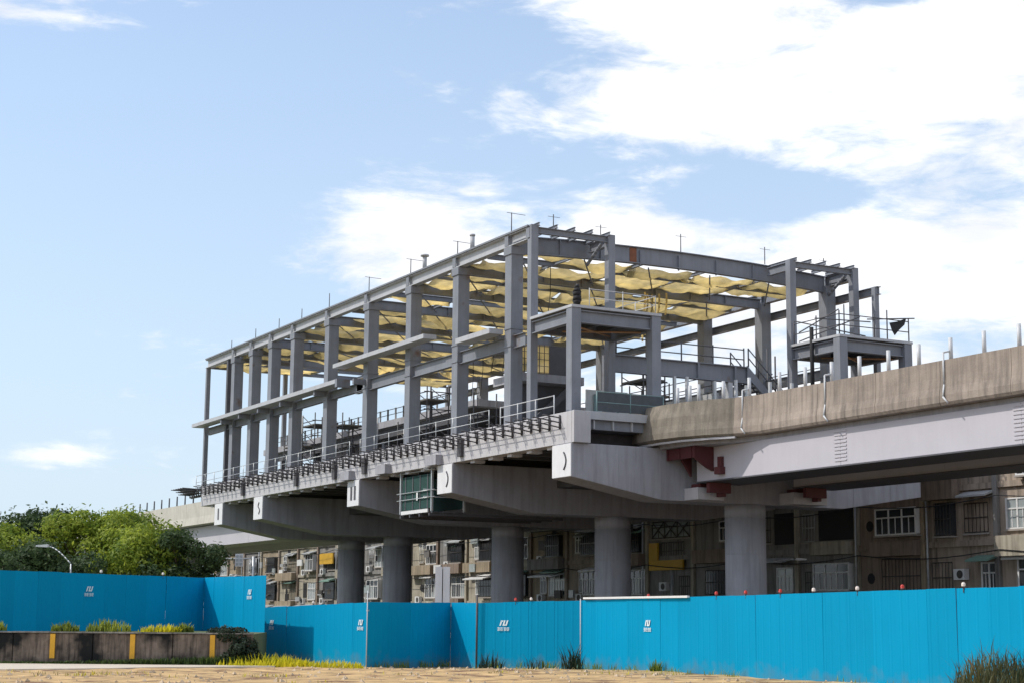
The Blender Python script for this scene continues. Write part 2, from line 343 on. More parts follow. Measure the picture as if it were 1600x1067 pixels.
# front edge of the deck (transverse) with its corner block
part('corner_block', B().box(.0,.95,-.12,.09,10.005,11.56), CONC, dk, .02)
part('front_beam', B().box(.96,7.5,.25,.85,11.22,11.62), STEEL2, dk)
part('front_web', B().box(.96,23.2,.5,.62,10.75,11.21), STEEL, dk)
for k in range(5): part('stiffener', B().box(1.4+k*1.1,1.48+k*1.1,.36,.49,10.76,11.2), STEEL2, dk)
br = B(); br.box(-.02,.0,-.06,.06,-.12,.34)
for z, l in ((-.12,.72),(.12,.8),(.36,1.0)): br.bar((0,0,z), (-l,0,z+.1), .034, 5)
br.bar((-.62,0,-.06), (-.68,0,.46), .03, 5).bar((-.05,0,-.2), (-.05,0,.5), .05, 5)
bm_ = br.mesh('bracket', BRKT)
for yy in np.arange(1.2, 57.0, .98):
    inst('bracket', bm_, dk, (-.004, yy+random.uniform(-.08,.08), 10.98+random.uniform(-.07,.08)))
ex = B()
for k in range(6):
    for z, l in ((.0,.9),(.18,1.1),(.34,1.5)): ex.bar((0,57.3+k*.55,11.0+z), (-l,57.3+k*.6,11.06+z), .034, 5)
    ex.bar((0,57.3+k*.55,10.8), (0,57.3+k*.55,11.4), .05, 5)
ex.bar((-.1,57,11.2), (-.1,60.4,11.2), .05, 5).bar((.3,57,10.9), (.3,60.6,10.9), .12, 6)
part('end_bracket_cluster', ex, BRKT, dk)
b = B()
for z in (11.08, 11.34): b.bar((-.5,1,z), (-.5,57,z), .022, 5)
part('tie_bar', b, BRKT, dk)
for yy, z in ((11.9,.9),(25.0,.9),(29.8,1.0),(36.5,.9),(47.2,.9)):
    part('drain_box', B().box(-.19,-.004, yy-.22, yy+.22, 10.25, 10.25+z+.1), BRKT, dk)
for yy in (15.0, 21.9, 27.4): part('support_box', B().box(-.42,-.006, yy-.7, yy+.7, 10.0, 10.55), CAPC, dk)
# ================================================================== station: steel frame
fr = thing('station_steel_frame', 'grey steel skeleton of the station standing on the deck', 'steel frame', (12, 30, 11.55))
ROW = [8.85, 15.25, 21.65, 28.05, 34.75, 41.2, 45.75, 49.9, 54.0]
ROWR = [8.85, 15.25, 21.65, 28.05, 34.75, 41.2, 47.6, 54.0]
cm = B().box(-.36,.36,-.36,.36,0,9.9)
for z in (4.4, 5.35): cm.box(-.40,.40,-.40,.40, z, z+.09)
cm = cm.mesh('column', STEEL)
bpm = B().box(-.55,.55,-.55,.55,0,.12).mesh('base_plate', STEEL2)
for yy in ROW:
    c = inst('column', cm, fr, (1.5, yy, 11.55)); p = inst('base_plate', bpm, c, (1.5, yy, 11.555))
    part('column_head', B().box(1.08,1.95, yy-.44, yy+.44, 21.0, 21.42), STEEL, fr)
for yy in ROWR:
    c = inst('column', cm, fr, (23.0, yy, 11.55)); p = inst('base_plate', bpm, c, (23.0, yy, 11.555))
# eaves beams, one length per bay
def eave(x, z0, z1, ys, m_, w=.42):
    for a, c in zip(ys, ys[1:]):
        e = part('eaves_beam', B().ibeam('y', a+.01, c-.01, x, z0, z1, w, .05, .03), m_, fr)
        part('splice_plate', B().box(x-w/2-.02, x-w/2+.02, a+.02, a+.42, z0+.051, z1-.051), STEEL, e)
eave(1.35, 21.46, 22.12, [6.45]+ROW+[60.9], STEEL2)
eave(23.15, 21.46, 22.12, [6.45]+ROWR+[60.9], STEEL)
b = B()
for a in ([6.45]+ROW+[60.9]): pass
part('gutter_rail', B().box(1.05,1.5,6.6,60.8,22.125,22.22), STEEL, fr)
# main portal beams
for i, yy in enumerate(ROW):
    d = .98 if i == 0 else .62
    z1 = 22.33 if i == 0 else 21.72
    if i == 0:
        bb = B(); K = 16; zs = lambda x: 22.06+.34*math.sin(math.pi*min(1, max(0, (x-1.2)/21.6)))**.8
        for q in range(K):
            xa_, xb_ = 1.2+21.6*q/K, 1.2+21.6*(q+1)/K; za, zb_ = zs(xa_), zs(xb_)
            for (w2, l0, l1) in ((.17,0,.05),(.17,.93,.98),(.015,.05,.93)):
                bb.prism([(xa_,za-l1),(xb_,zb_-l1),(xb_,zb_-l0),(xa_,za-l0)], 'y', yy-w2, yy+w2)
        p = part('portal_beam', bb, STEEL, fr)
        part('rust_patch', B().box(8.9,9.35,yy-.045,yy-.016,zs(9)-.9,zs(9)-.08), mat('rust', (.22,.09,.05), .9, .3, 4), p)
    else: p = part('portal_beam', B().ibeam('x', 1.72, 22.8, yy, z1-d, z1, .34, .045, .03), STEEL, fr)
    for k in range(1, 8):
        xx = 1.7+k*2.62; part('stiffener', B().box(xx-.02, xx+.02, yy-.16, yy-.016, z1-d+.046-(.1 if i == 0 else 0), z1-.046-(.1 if i == 0 else 0)), STEEL, p)
mid = [(a+c)/2 for a, c in zip(ROW, ROW[1:])]+[57.5, 60.7]
for yy in mid: part('secondary_beam', B().ibeam('x', 1.56, 22.9, yy, 21.42, 21.72, .2), STEEL, fr)
for xx in (5.8, 10.1, 14.4, 18.7):
    for a, c in zip([8.85]+mid[:-1], mid): part('purlin', B().ibeam('y', a+.2, c-.12, xx, 21.5, 21.70, .14, .02, .015), STEEL, fr)
for a, c in zip(ROW, ROW[1:]):
    for k in range(5):
        xa = 1.8+k*4.25; part('roof_brace', B().bar((xa,a+.2,21.3), (xa+4.2,c-.2,21.3), .045, 5), STEEL, fr)
# small front bays in front of the main portal
def front_bay(xa, xb):
    YF = 6.5; s = .21
    for xx in (xa, xb): part('front_post', B().box(xx-s, xx+s, YF-s, YF+s, 11.5, 22.2), STEEL, fr)
    part('front_beam', B().ibeam('x', xa+s, xb-s, YF, 21.78, 22.12, .26), STEEL, fr)
    for xx in (xa, xb): part('tie_beam', B().ibeam('y', YF+s, 8.6, xx, 21.6, 22.1, .24), STEEL, fr)
    n = 5
    for k in range(n):
        xx = xa+.2+(xb-xa-.4)*k/(n-1); part('purlin', B().ibeam('y', YF-.34, 8.84, xx, 22.125, 22.32, .12, .02, .015), STEEL, fr)
    hb = B(); pts = []
    for k in range(9):
        a = math.pi/2*k/8; pts.append((xb-.25, 8.5-1.55*math.sin(a), 20.9+.85*(1-math.cos(a))*0+.9*math.sin(a)))
    hb.tube(pts, .10, 8); part('curved_haunch', hb, STEEL, fr)
front_bay(1.35, 6.15); front_bay(18.45, 23.1)
# far end bay with slim posts
for xx in (1.35, 8.0, 16.0, 23.1): part('end_post', B().box(xx-.16, xx+.16, 60.6, 60.92, 11.5, 21.45), STEEL, fr)
part('end_post', B().box(1.2,1.5, 55.4, 55.75, 11.56, 21.45), DARKST, fr)
# mid-height edge beams along the left side
for a, c in zip([7.0]+ROW[:4], ROW[:4]+[30.4]): part('mid_beam', B().ibeam('y', a+.37, c-.37, 1.42, 15.85, 16.55, .3), STEEL, fr)
for a, c in zip(ROW[3:], ROW[4:]+[60.7]): part('mid_beam', B().ibeam('y', a+.37, c-.37, 1.42, 15.95, 16.5, .3), STEEL, fr)
part('ledge', B().box(.18,1.12,30.8,60.9,16.55,16.82), STEEL2, fr)
part('ledge_return', B().box(.18,1.12,30.45,30.79,16.3,16.83), STEEL, fr)
part('upper_ledge', B().box(.25,1.10,17.6,31.4,17.62,17.88), STEEL2, fr)
part('upper_ledge', B().box(.25,1.10,9.3,13.4,16.7,16.98), STEEL2, fr)
for yy in ROW[3:]: part('ledge_bracket', B().box(.3,1.13, yy-.12, yy+.12, 16.2, 16.54), STEEL, fr)
# right gutter beam on slim post
part('side_post', B().box(23.5,23.8,5.1,5.4,11.6,20.9), STEEL, fr)
part('side_beam', B().ibeam('y', 5.0, 60.9, 23.75, 20.45, 20.92, .3), STEEL, fr)
# mezzanine in the middle of the hall
part('mezzanine_beam', B().ibeam('x', 6.4, 15.3, 6.6, 14.75, 15.70, .36, .05, .03), STEEL, fr)
for xx in (8.9, 11.9, 14.4): part('stiffener', B().box(xx-.05, xx+.05, 6.42, 6.58, 14.81, 15.64), STEEL, fr)
part('mezzanine_post', B().box(13.9,14.2,6.45,6.75,11.5,14.74), STEEL2, fr)
part('mezzanine_post', B().box(6.0,6.35,6.8,7.1,11.5,15.7), STEEL, fr)
part('mezzanine_slab', B().box(6.5,15.2,22.0,60.5,14.5,14.95), CAPC, fr)
part('mezzanine_edge', B().box(6.2,6.49,22.0,60.5,14.55,15.0), CAPC, fr)
part('mezzanine_fascia', B().box(6.52,6.6,22.0,60.5,13.9,14.49), DARKST, fr)
for yy in np.arange(23, 60, 1.3): part('edge_post', B().box(6.28,6.38, yy-.05, yy+.05, 15.005, 15.8), STEEL2 if int(yy) % 3 else DARKST, fr)
for z in (15.4, 15.75): part('edge_rail', B().bar((6.33,22.2,z), (6.33,60.4,z), .025, 5), DARKST, fr)
for yy in (24.9, 31.4, 38, 44.5, 51, 57): part('mezzanine_column', B().box(6.9,7.35, yy-.22, yy+.22, 11.5, 14.49), STEEL, fr); 
for yy in (24.9, 31.4, 38, 44.5): part('mezzanine_column', B().box(14.4,14.85, yy-.22, yy+.22, 11.5, 14.49), STEEL, fr)
for a, c in zip(ROWR, ROWR[1:]): part('far_mid_beam', B().ibeam('y', a+.37, c-.37, 23.0, 15.9, 16.5, .3), STEEL, fr)
part('void_shade_plate', B().box(.97,23.2,1.94,2.02,10.005,10.74), BRKT, dk)  # added dark plate, stands in for shade in the void at the deck front
part('far_walkway', B().box(17.2,22.6,12,58,14.55,14.85), CAPC, fr)
part('far_walkway_edge', B().box(17.0,17.19,12,58,14.4,15.0), STEEL2, fr)
for yy in np.arange(13, 58, 5.2): part('walkway_column', B().box(17.3,17.65,yy-.18,yy+.18,11.5,14.54), STEEL, fr)
for yy in np.arange(12.5, 58, 2.6): part('walkway_post', B().box(17.05,17.11,yy-.03,yy+.03,15.0,16.1), DARKST, fr)
for z in (15.5, 16.05): part('walkway_rail', B().bar((17.08,12.2,z), (17.08,57.8,z), .03, 5), DARKST, fr)
for k, (x, y) in enumerate(((3.2,18.3),(4.1,24.6),(3.5,31.4),(4.4,37.7),(3.1,44.0),(3.8,51.3),(9.2,17.2),(9.6,21))): part('prop', B().bar((x,y,11.46), (x+.05,y,15.2+.8*math.sin(k*2)), .06, 6), DARKST if k % 2 else STEEL2, fr)
for k in range(7): part('hanging_cable', B().tube([(5+2*k,11+5.5*k,21.2),(5.1+2*k,11.2+5.5*k,19.6),(5+2*k,11.4+5.5*k,18.0+.6*math.sin(k*2))], .025, 4), BLACK, fr)
# stairs falling away to the right of the mezzanine
stv = B(); stv.prism([(15.2,15.75),(18.0,13.2),(18.0,12.7),(15.2,15.1)], 'y', 6.4, 6.5)
part('stair_stringer', stv, STEEL, fr)
stv = B(); stv.prism([(15.2,15.75),(18.0,13.2),(18.0,12.7),(15.2,15.1)], 'y', 8.1, 8.2); part('stair_stringer', stv, STEEL, fr)
for k in range(12): part('stair_tread', B().box(15.25+k*.23,15.53+k*.23,6.51,8.09,15.5-k*.21,15.56-k*.21), DARKST, fr)
# two low platforms (lift landings) at the front, each on its own posts
def landing(xa, xb, label, grp):
    t = thing('lift_landing', label, 'platform', ((xa+xb)/2, 4.3, 11.5), grp)
    for xx in (xa, xb): part('post', B().box(xx-.27, xx+.27, 1.95, 2.5, 11.0, 17.02), STEEL, t)
    part('beam', B().ibeam('x', xa+.28, xb-.28, 2.22, 16.3, 16.95, .34, .06, .03), STEEL, t)
    for xx in (xa, xb): part('beam', B().ibeam('y', 2.52, 6.25, xx, 16.3, 16.95, .34, .06, .03), STEEL, t)
    part('beam', B().ibeam('x', xa+.22, xb-.22, 6.1, 16.3, 16.95, .3), STEEL, t)
    part('platform_slab', B().box(xa-.3, xb+.3, 1.9, 6.25, 17.03, 17.17), STEEL2, t)
    for k in range(3): part('joist', B().ibeam('y', 2.42, 5.9, xa+(xb-xa)*(k+1)/4, 16.6, 16.94, .15), DARKST, t)
    part('timber_brace', B().bar((xa+.3,2.6,16.2), (xb-.6,5.6,16.45), .06, 5), mat('raw_timber', (.42,.25,.14), .8), t)
    part('timber_brace', B().bar((xb-.4,2.8,16.25), (xa+1.2,5.4,16.42), .06, 5), MATS['raw_timber'], t)
    return t
landing(1.35, 6.15, 'grey steel lift landing at the near left corner of the station', 'lift landings')
landing(18.45, 23.1, 'grey steel lift landing behind the concrete parapet on the right', 'lift landings')
# ------------------------------------------------------------------ netting under the roof
nt_ = thing('roof_safety_netting', 'sagging yellow safety netting hung beneath the station roof', 'netting', (12, 30, 21.4))
def netpanel(xa, xb, ya, yb, sag, seed):
    r = random.Random(seed); nx_, ny_ = 10, 9; vs = []; fs = []
    ph = [r.uniform(0, 6.28) for _ in range(6)]
    for j in range(ny_+1):
        for i in range(nx_+1):
            s, t = i/nx_, j/ny_
            z = 21.66-sag*4*t*(1-t)*(.75+.25*math.sin(3*s+ph[0]))+.10*math.sin(7*s+ph[1])*math.sin(3.1*t)+.09*math.sin(13*s+5*t+ph[2])+.10*math.sin(4*s-6*t+ph[0])*math.sin(3.1*t)-.12*math.sin(math.pi*s)*r.uniform(.7,1)
            vs.append((xa+(xb-xa)*s+.12*math.sin(5*t+ph[3]), ya+(yb-ya)*t+(.13*math.sin(9*s+ph[4]) if j in (0, ny_) else .1*math.sin(6*s+ph[5])), z))
    for j in range(ny_):
        for i in range(nx_): a = j*(nx_+1)+i; fs.append((a, a+1, a+nx_+2, a+nx_+1))
    bb = B(); bb.add(vs, fs, True)
    o = part('net_panel', bb, NET, nt_, 0, False); sd = o.modifiers.new('thick', 'SOLIDIFY'); sd.thickness = .02
lines = sorted(ROW+mid); sid = 0
for a, c in zip(lines, lines[1:]):
    for k in range(5):
        sid += 1; r = random.Random(sid*31); xa = 1.75+k*4.22
        if a > 10 and r.random() < .07: continue
        if a < 10 and k in (1,2,3,4): 
            yb0, yb1 = a+1.5, c
        else: yb0, yb1 = a+.12, c-.12
        g_ = r.random()
        if g_ < .22: yb1 = a+(c-a)*r.uniform(.45,.75)
        elif g_ < .42: yb0 = a+(c-a)*r.uniform(.25,.5)
        elif g_ < .45: xa += 1.3
        netpanel(xa, 1.75+k*4.22+4.15, yb0, yb1, r.uniform(.10,.46), sid)
for k in range(5):
    pts = [(13.4+.35*k+.06*math.sin(q), 14.2+.3*math.sin(k)+.05*q, 21.1-.42*q-.05*math.sin(q*3+k)) for q in range(8-k)]
    part('loose_net_tail', B().tube(pts, .06, 5), NET, nt_)
# ================================================================== viaduct on the right, coming towards us
vd = thing('approach_viaduct', 'weathered concrete viaduct with pale girders running off to the right', 'viaduct', (11, -25, 10))
ZT, ZB = 12.0, 10.17
line = [(5.7,2.3),(5.15,1.85),(4.9,1.0),(4.88,-.8),(5.05,-2.3),(5.5,-3.7),(6.2,-5.0),(6.5,-6.6)]+[(6.5, -7.0-3.9*k) for k in range(1, 16)]
def sect(p, n):    # parapet cross-section, lower edge bulging outwards
    q = [(0,ZT),(-.30,ZT),(-.31,ZT-.7),(-.34,ZT-1.1),(-.40,ZB+.4),(-.40,ZB+.12),(-.33,ZB),(.2,ZB-.02),(.2,ZB+.3),(.05,ZT-.9)]
    k = max(0, 1-abs(p[1]+.6)/5.5)*.22 if p[1] > -7 else 0      # the flared end bulges more
    return [Vector((p[0]+(a-(k if ZB < z < ZT-.5 and a < 0 else 0))*n[0]*-1, p[1]+(a-(k if ZB < z < ZT-.5 and a < 0 else 0))*n[1]*-1, z)) for a, z in q]
ns = []
for i in range(len(line)):
    a = Vector(line[max(0,i-1)]); c = Vector(line[min(len(line)-1,i+1)]); d = (c-a).normalized(); ns.append(Vector((d.y, -d.x)))   # outward = -x
for i in range(len(line)-1):
    p, q = line[i], line[i+1]; gap = .012
    d = (Vector(q)-Vector(p)).normalized()
    s0 = sect(Vector(p)+d*(gap if i >= 7 else 0), ns[i]); s1 = sect(Vector(q)-d*(gap if i >= 7 else 0), ns[i+1]); k = len(s0)
    bb = B(); bb.add(s0+s1, [tuple(range(k))[::-1], tuple(range(k, 2*k))]+[(j, (j+1) % k, k+(j+1) % k, k+j) for j in range(k)])
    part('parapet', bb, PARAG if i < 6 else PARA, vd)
for i in range(1, 6):
    p, q = Vector(line[i])-ns[i]*-.30, Vector(line[i+1])-ns[i+1]*-.30
    part('bottom_lip', B().obox(p, q, .16, ZB-.10, ZB-.005), CONC, vd)
slabpoly = [(p[0]+.21, p[1]) for p in line]+[(15.2, line[-1][1]), (15.2, 1.7)]
part('deck_slab', B().prism(slabpoly, 'z', 9.93, 10.5), CAPC, vd)
part('far_parapet', B().box(15.22,15.6,-65,1.7,10.0,12.0), PARA, vd)
for gx_ in (6.6, 12.6):
    ys = [-.9, -11.9, -22.6, -33, -43.5, -54, -65]
    for a, c in zip(ys, ys[1:]):
        g = part('girder', B().box(gx_, gx_+2.4, c+.01, a-.01, 8.32, 9.925), GIRD, vd)
        if gx_ < 8 and a < -5:
            for zz in np.arange(8.5, 9.8, .16):
                part('splice_bolt_row', B().box(gx_-.03, gx_-.004, a-.42, a+.40, zz, zz+.07), GIRD, g)
        part('bottom_flange', B().box(gx_-.12, gx_+2.52, c+.01, a-.01, 8.25, 8.315), DARKST, g)
for k in range(9): part('cross_brace', B().bar((9.5,-4-k*6.5,8.5), (12.2,-7-k*6.5,9.6), .07, 5).bar((9.5,-7-k*6.5,8.5), (12.2,-4-k*6.5,9.6), .07, 5), RED, vd)
# red steel at the girder ends
part('bearing_bracket', B().box(5.45,5.62,-2.2,.05,9.38,9.91), RED, vd)
for q in range(3): part('web_plate', B().box(5.40,5.445,-2.15+q*1.0,-2.05+q*1.0,9.36,9.915), RED, vd)
part('bearing_bracket', B().prism([(5.45,9.92),(6.58,9.92),(6.58,8.75),(6.2,8.9),(5.45,9.38)], 'y', -2.38, -2.21), RED, vd)
part('bearing_bracket', B().prism([(5.65,9.92),(6.58,9.92),(6.58,8.6)], 'y', -.5, -.35), RED, vd)
part('corbel', B().box(6.5,8.1,-1.1,.07,7.45,8.05), CONC, vd, .02)
part('corbel', B().box(12.4,14.6,-1.1,.07,7.45,8.05), CONC, vd, .02)
for gx_ in (6.75, 12.7):
    part('bearing', B().box(gx_,gx_+.95,-1.0,-.2,8.055,8.24).box(gx_+.85,gx_+1.1,-1.6,-1.15,7.6,8.24).box(gx_-.1,gx_+1.2,-1.9,-1.65,7.75,8.24), RED, vd)
part('jack', B().box(6.3,6.59,-3.3,-2.8,8.55,8.9).box(6.42,6.59,-3.2,-2.9,8.91,9.4), RED, vd)
# white pipes standing on the parapet, some running down its face
pm = cylmesh('parapet_pipe', .085, .95, WPIPE, 10)
PP = [(5.35,-.9),(5.4,-1.9),(5.5,-2.5),(5.9,-4.0),(6.25,-5.6),(6.35,-7.8)]+[(6.42,-9.6-1.87*k) for k in range(0, 14)]
for k, (x, y) in enumerate(PP):
    inst('parapet_pipe', pm, vd, (x+.15, y, ZT-.02))
    if k in (4, 7, 11, 14, 18): part('drain_pipe', B().tube([(x-.26,y,ZT+.3),(x-.27,y,ZT-1.0),(x-.40,y-.05,ZB+.32),(x-.38,y-.3,ZB+.05)], .04, 6).bar((x+.15,y,ZT+.4),(x-.26,y,ZT+.3),.04,6), WPIPE, vd)
for k in range(10): inst('parapet_pipe', pm, vd, (15.4, -1-1.87*k, ZT-.02))
# ================================================================== viaduct beyond the station, on the left
lv = thing('far_viaduct', 'pale viaduct beyond the station, half hidden by the trees', 'viaduct', (11, 95, 10))
for k in range(12):
    a = 56.9+k*7.4
    part('parapet', B().prism([(6.0,11.6),(5.7,11.6),(5.7,10.3),(5.6,9.6),(6.2,9.58),(6.2,10)], 'y', a+.012, a+7.388), mat('pale_parapet', (.52,.49,.43), .9, .15, .8, .4, (.24,.21,.18)), lv)
    part('girder', B().box(6.5,9.0,a+.01,a+7.39,7.65,9.5), GIRD, lv)
part('deck_slab', B().box(6.21,15.4,55.9,146,9.55,10.0), CAPC, lv)
part('far_parapet', B().box(15.41,15.8,56.9,146,9.6,11.6), PARA, lv)
part('second_girder', B().box(12,14.6,56.9,146,7.65,9.5), GIRD, lv)
pm2 = cylmesh('deck_post', .075, .95, DARKST, 6)
for k in range(36): inst('deck_post', pm2, lv, (5.85, 58+k*2.45, 11.55))
for yy in (93, 118): part('pier', B().bar((PX,yy,GZ-.3), (PX,yy,7.6), 1.0, 24), CAPC, lv)
# ================================================================== railings
def railing(pts, label, h=1.05, step=1.6, rails=(.5, 1.02), m_=GALV, r=.028, mesh_m=None):
    t = thing('guard_railing', label, 'railing', pts[0])
    for a, c in zip(pts, pts[1:]):
        a, c = Vector(a), Vector(c); L = (c-a).length; n = max(1, round(L/step))
        for k in range(n+1): q = a.lerp(c, k/n); part('post', B().bar(q, q+Vector((0,0,h)), r*1.15, 6), m_, t)
        for z in rails: part('rail', B().bar(a+Vector((0,0,z)), c+Vector((0,0,z)), r, 6), m_, t)
        if mesh_m:
            d = Vector((c.x-a.x, c.y-a.y)).normalized(); part('mesh_panel', B().obox((a.x,a.y), (c.x,c.y), .02, a.z+.06, a.z+h-.06), mesh_m, t)
    return t
railing([(.45,2.6,11.56),(.45,8.3,11.56)], 'white tube railing at the near end of the deck edge', m_=WPIPE, step=1.9)
railing([(.45,9.6,11.56),(.45,27,11.56)], 'thin grey railing along the deck edge between the first columns', r=.022, step=2.1)
railing([(.45,28.7,11.56),(.45,60,11.56)], 'thin grey railing along the far half of the deck edge', r=.022, step=2.2)
railing([(1.7,.55,11.63),(5.6,.55,11.63)], 'dark mesh railing across the front of the lower deck', m_=TEAL, mesh_m=mat('dark_mesh', (.075,.085,.095), .8, .2, 5), step=2)
railing([(6.6,6.6,15.71),(15.1,6.6,15.71)], 'dark tube railing on top of the mezzanine beam', m_=DARKST, step=2.2, rails=(.4,.95), r=.036)
railing([(15.3,6.45,15.7),(18.0,6.45,13.2)], 'dark stair railing falling to the right of the mezzanine', m_=DARKST, step=.9, r=.036)
railing([(15.3,8.15,15.7),(18.0,8.15,13.2)], 'dark railing on the far side of the stair', m_=DARKST, step=.9, r=.036)
railing([(2.2,2.1,17.18),(6.2,2.1,17.18),(6.2,6.0,17.18)], 'pale tube railing on the left lift landing', m_=WPIPE, r=.02, step=2, rails=(.45,.9), h=.95)
railing([(18.3,6.1,17.18),(18.3,2.1,17.18),(23.3,2.1,17.18)], 'dark scaffold railing round the right lift landing', m_=DARKST, r=.032, step=2.4, rails=(.55,1.15), h=1.35)
railing([(23.2,9.5,15.7),(23.2,60,15.7)], 'distant thin railing along the far side of the station hall', m_=DARKST, r=.03, step=2.6)
for k, (ya, yb) in enumerate(((9.6,14.9),(16,21.3))): pass
# scaffold tubes and black cloth on the right landing
# scaffold towers and stores inside the hall
for k, (x, y, h, l) in enumerate(((10.5,32,4.6,'scaffold tower inside the hall behind the third column'),(11.5,41,4.2,'scaffold tower deep inside the hall'),(17.5,20,5.2,'scaffold tower on the far side of the hall near the front'),(4.2,48,3.6,'low scaffold tower at the far end of the hall'),(3.4,17.2,3.2,'scaffold tower just inside the second column'),(3.6,24.0,4.4,'scaffold tower just inside the third column'),(3.2,36.6,4.0,'scaffold tower just inside the fifth column'),(8.5,47,4.8,'scaffold tower under the far part of the mezzanine'),(19,30,3.4,'scaffold tower far back on the right of the hall'),(4.4,10.6,2.6,'low scaffold tower just inside the front column'),(12.5,13,5.0,'scaffold tower beneath the roof near the stair'),(5.2,29.4,3.0,'low scaffold tower behind the fourth column'),(3.4,42.2,4.6,'tall scaffold tower behind the seventh column'))):
    t = thing('scaffold_tower', l, 'scaffold', (x,y,11.46), 'scaffold towers in the hall')
    for dx in (0,1.5):
        for dy in (0,2.4): part('standard', B().bar((x+dx,y+dy,11.46), (x+dx,y+dy,11.46+h), .045, 6), DARKST, t)
    for q in range(int(h/1.1)):
        z = 12.2+1.1*q
        for dx in (0,1.5): part('ledger', B().bar((x+dx,y-.2,z), (x+dx,y+2.6,z), .035, 5), DARKST, t); part('brace', B().bar((x+dx,y,z-.6), (x+dx,y+2.4,z+.5), .03, 5), DARKST, t)
        part('ledger', B().bar((x-.2,y,z), (x+1.7,y,z), .035, 5), DARKST, t)
    part('platform', B().box(x-.05,x+1.55,y,y+2.4,11.46+h-.9,11.46+h-.8), ROOFM, t)
for k, (x0, x1, y0, y1, h, l) in enumerate(((7,9,12,17,1.6,'dark covered stack just behind the front columns'),(8,10.5,19,25,2.0,'dark covered stack in the middle of the hall floor'),(9,12,27,30,1.2,'low dark stack under the start of the mezzanine'),(4,5.5,34,39,1.0,'low dark stack near the deck edge'),(12,15,44,52,2.2,'tall dark stack at the back of the hall'))):
    t = thing('material_stack', l, 'stack', ((x0+x1)/2,(y0+y1)/2,11.46), 'covered stacks in the hall')
    for q in range(4):
        ya = y0+(y1-y0)*q/4; part('bundle', B().box(x0+.1*(q % 2), x1-.15*(q % 3), ya+.03, ya+(y1-y0)/4-.03, 11.46, 11.46+h*(.75+.25*math.sin(q*2+k))), (DARKST, ROOFM, GREENM)[(q+k) % 3], t, .04)
t = thing('scaffold_tubes', 'crossed dark scaffold tubes leaning on the right lift landing', 'scaffold', (18.9,3.6,17.18))
for p in (((18.3,6.0,18.5),(20.4,2.4,17.3)),((18.4,5.8,17.3),(20.2,2.6,18.4)),((18.3,4.2,18.4),(22.5,4.4,18.6)),((19.4,3,17.2),(19.4,3,19.1)),((21.9,2.3,17.2),(21.9,2.3,18.9)),((18.35,5.7,17.8),(18.35,2.2,18.6)),((20.3,2.1,18.2),(23.7,2.05,18.55))):
    part('tube', B().bar(*p, .038, 6), DARKST, t)
bb = B(); vs = [(21.9,2.06,18.15),(22.4,2.0,18.25),(23.1,2.04,18.5),(22.9,1.98,18.1),(22.45,1.95,17.75),(22.2,2.0,17.45),(22.0,1.98,17.7)]
bb.add(vs+[(x, y+.05, z) for x, y, z in vs], [(0,1,3,6),(1,2,3),(3,4,5,6),(13,10,8,7),(10,9,8),(13,12,11,10),(0,6,13,7),(6,5,12,13),(5,4,11,12),(4,3,10,11),(3,2,9,10),(2,1,8,9),(1,0,7,8)])
tag(part('black_cloth', bb, BLACK), 'black ragged cloth tied to the railing of the right lift landing', 'cloth')
bb = B(); bb.bar((1.45,2.05,17.18), (1.45,2.05,18.25), .05, 8)
cl_ = thing('wrapped_post', 'dark cloth bundle tied to a post on the left lift landing corner', 'post', (1.45,2.05,17.18)); part('post', bb, DARKST, cl_)
w_ = B()
for k, (r_, z) in enumerate(((.16,17.2),(.24,17.4),(.2,17.65),(.23,17.85),(.13,18.05),(.11,18.2))):
    if k: w_.bar((1.45,2.05,pz), (1.45+.02*(-1)**k,2.05,z), pr, 9, r_)
    pr, pz = r_, z
part('wrapped_cloth', w_, BLACK, cl_)
tag(part('downpipe', B().bar((18.2,4.4,13.2), (18.2,4.4,17.9), .12, 8), BLACK), 'black vertical pipe beside the right lift landing', 'pipe')
tag(part('access_ladder', B().bar((17.2,7.2,13.1),(17.2,7.2,17.0),.05,6).bar((17.75,7.2,13.1),(17.75,7.2,16.6),.05,6), DARKST), 'thin dark scaffold poles at the foot of the station stair', 'poles')
# things on the lower deck seen behind the parapet and the left landing
t = thing('site_booth', 'pale glazed site booth behind the dark mesh railing', 'booth', (7.0,8.2,11.46))
part('wall', B().box(5.9,8.6,8.6,8.68,11.46,14.0), mat('booth_panel', (.55,.57,.56), .5, .1), t)
part('pane', B().box(6.4,7.9,8.54,8.58,12.4,13.7), mat('pale_teal_glass', (.38,.55,.58), .15, .15, 1), t)
for xx in (6.4, 7.15, 7.9): part('frame', B().box(xx-.05,xx+.05,8.47,8.53,12.35,13.75), TEAL, t)
t = thing('stair_enclosure', 'dark stair enclosure behind the left lift landing', 'stair', (3.5,11,11.5))
part('wall', B().box(2.2,5.9,10.4,10.6,11.5,14.3), DARKST, t)
part('landing_slab', B().box(2.2,6.2,9.3,12.5,14.3,14.75), CAPC, t)
part('stringer', B().prism([(2.3,11.6),(5.4,14.3),(5.4,13.8),(2.9,11.6)], 'y', 9.5, 9.65), DARKST, t)
part('screen', B().box(4.1,6.0,9.7,9.75,14.8,16.4), DARKST, t)
t = thing('yellow_screen', 'yellowish wire screen above the stair behind the left landing', 'screen', (3.0,9.3,14.76))
part('sheet', B().box(2.1,4.0,9.32,9.35,14.8,16.3), NET, t)
for k in range(7): part('wire', B().box(2.1+k*.31,2.13+k*.31,9.27,9.31,14.78,16.35), DARKST, t)
for k in range(5): part('wire', B().box(2.1,4.0,9.235,9.265,14.8+k*.36,14.83+k*.36), DARKST, t)
tp = thing('pipe_stack', 'pale bundle of pipes lying behind the parapet', 'pipes', (11,0,10.6))
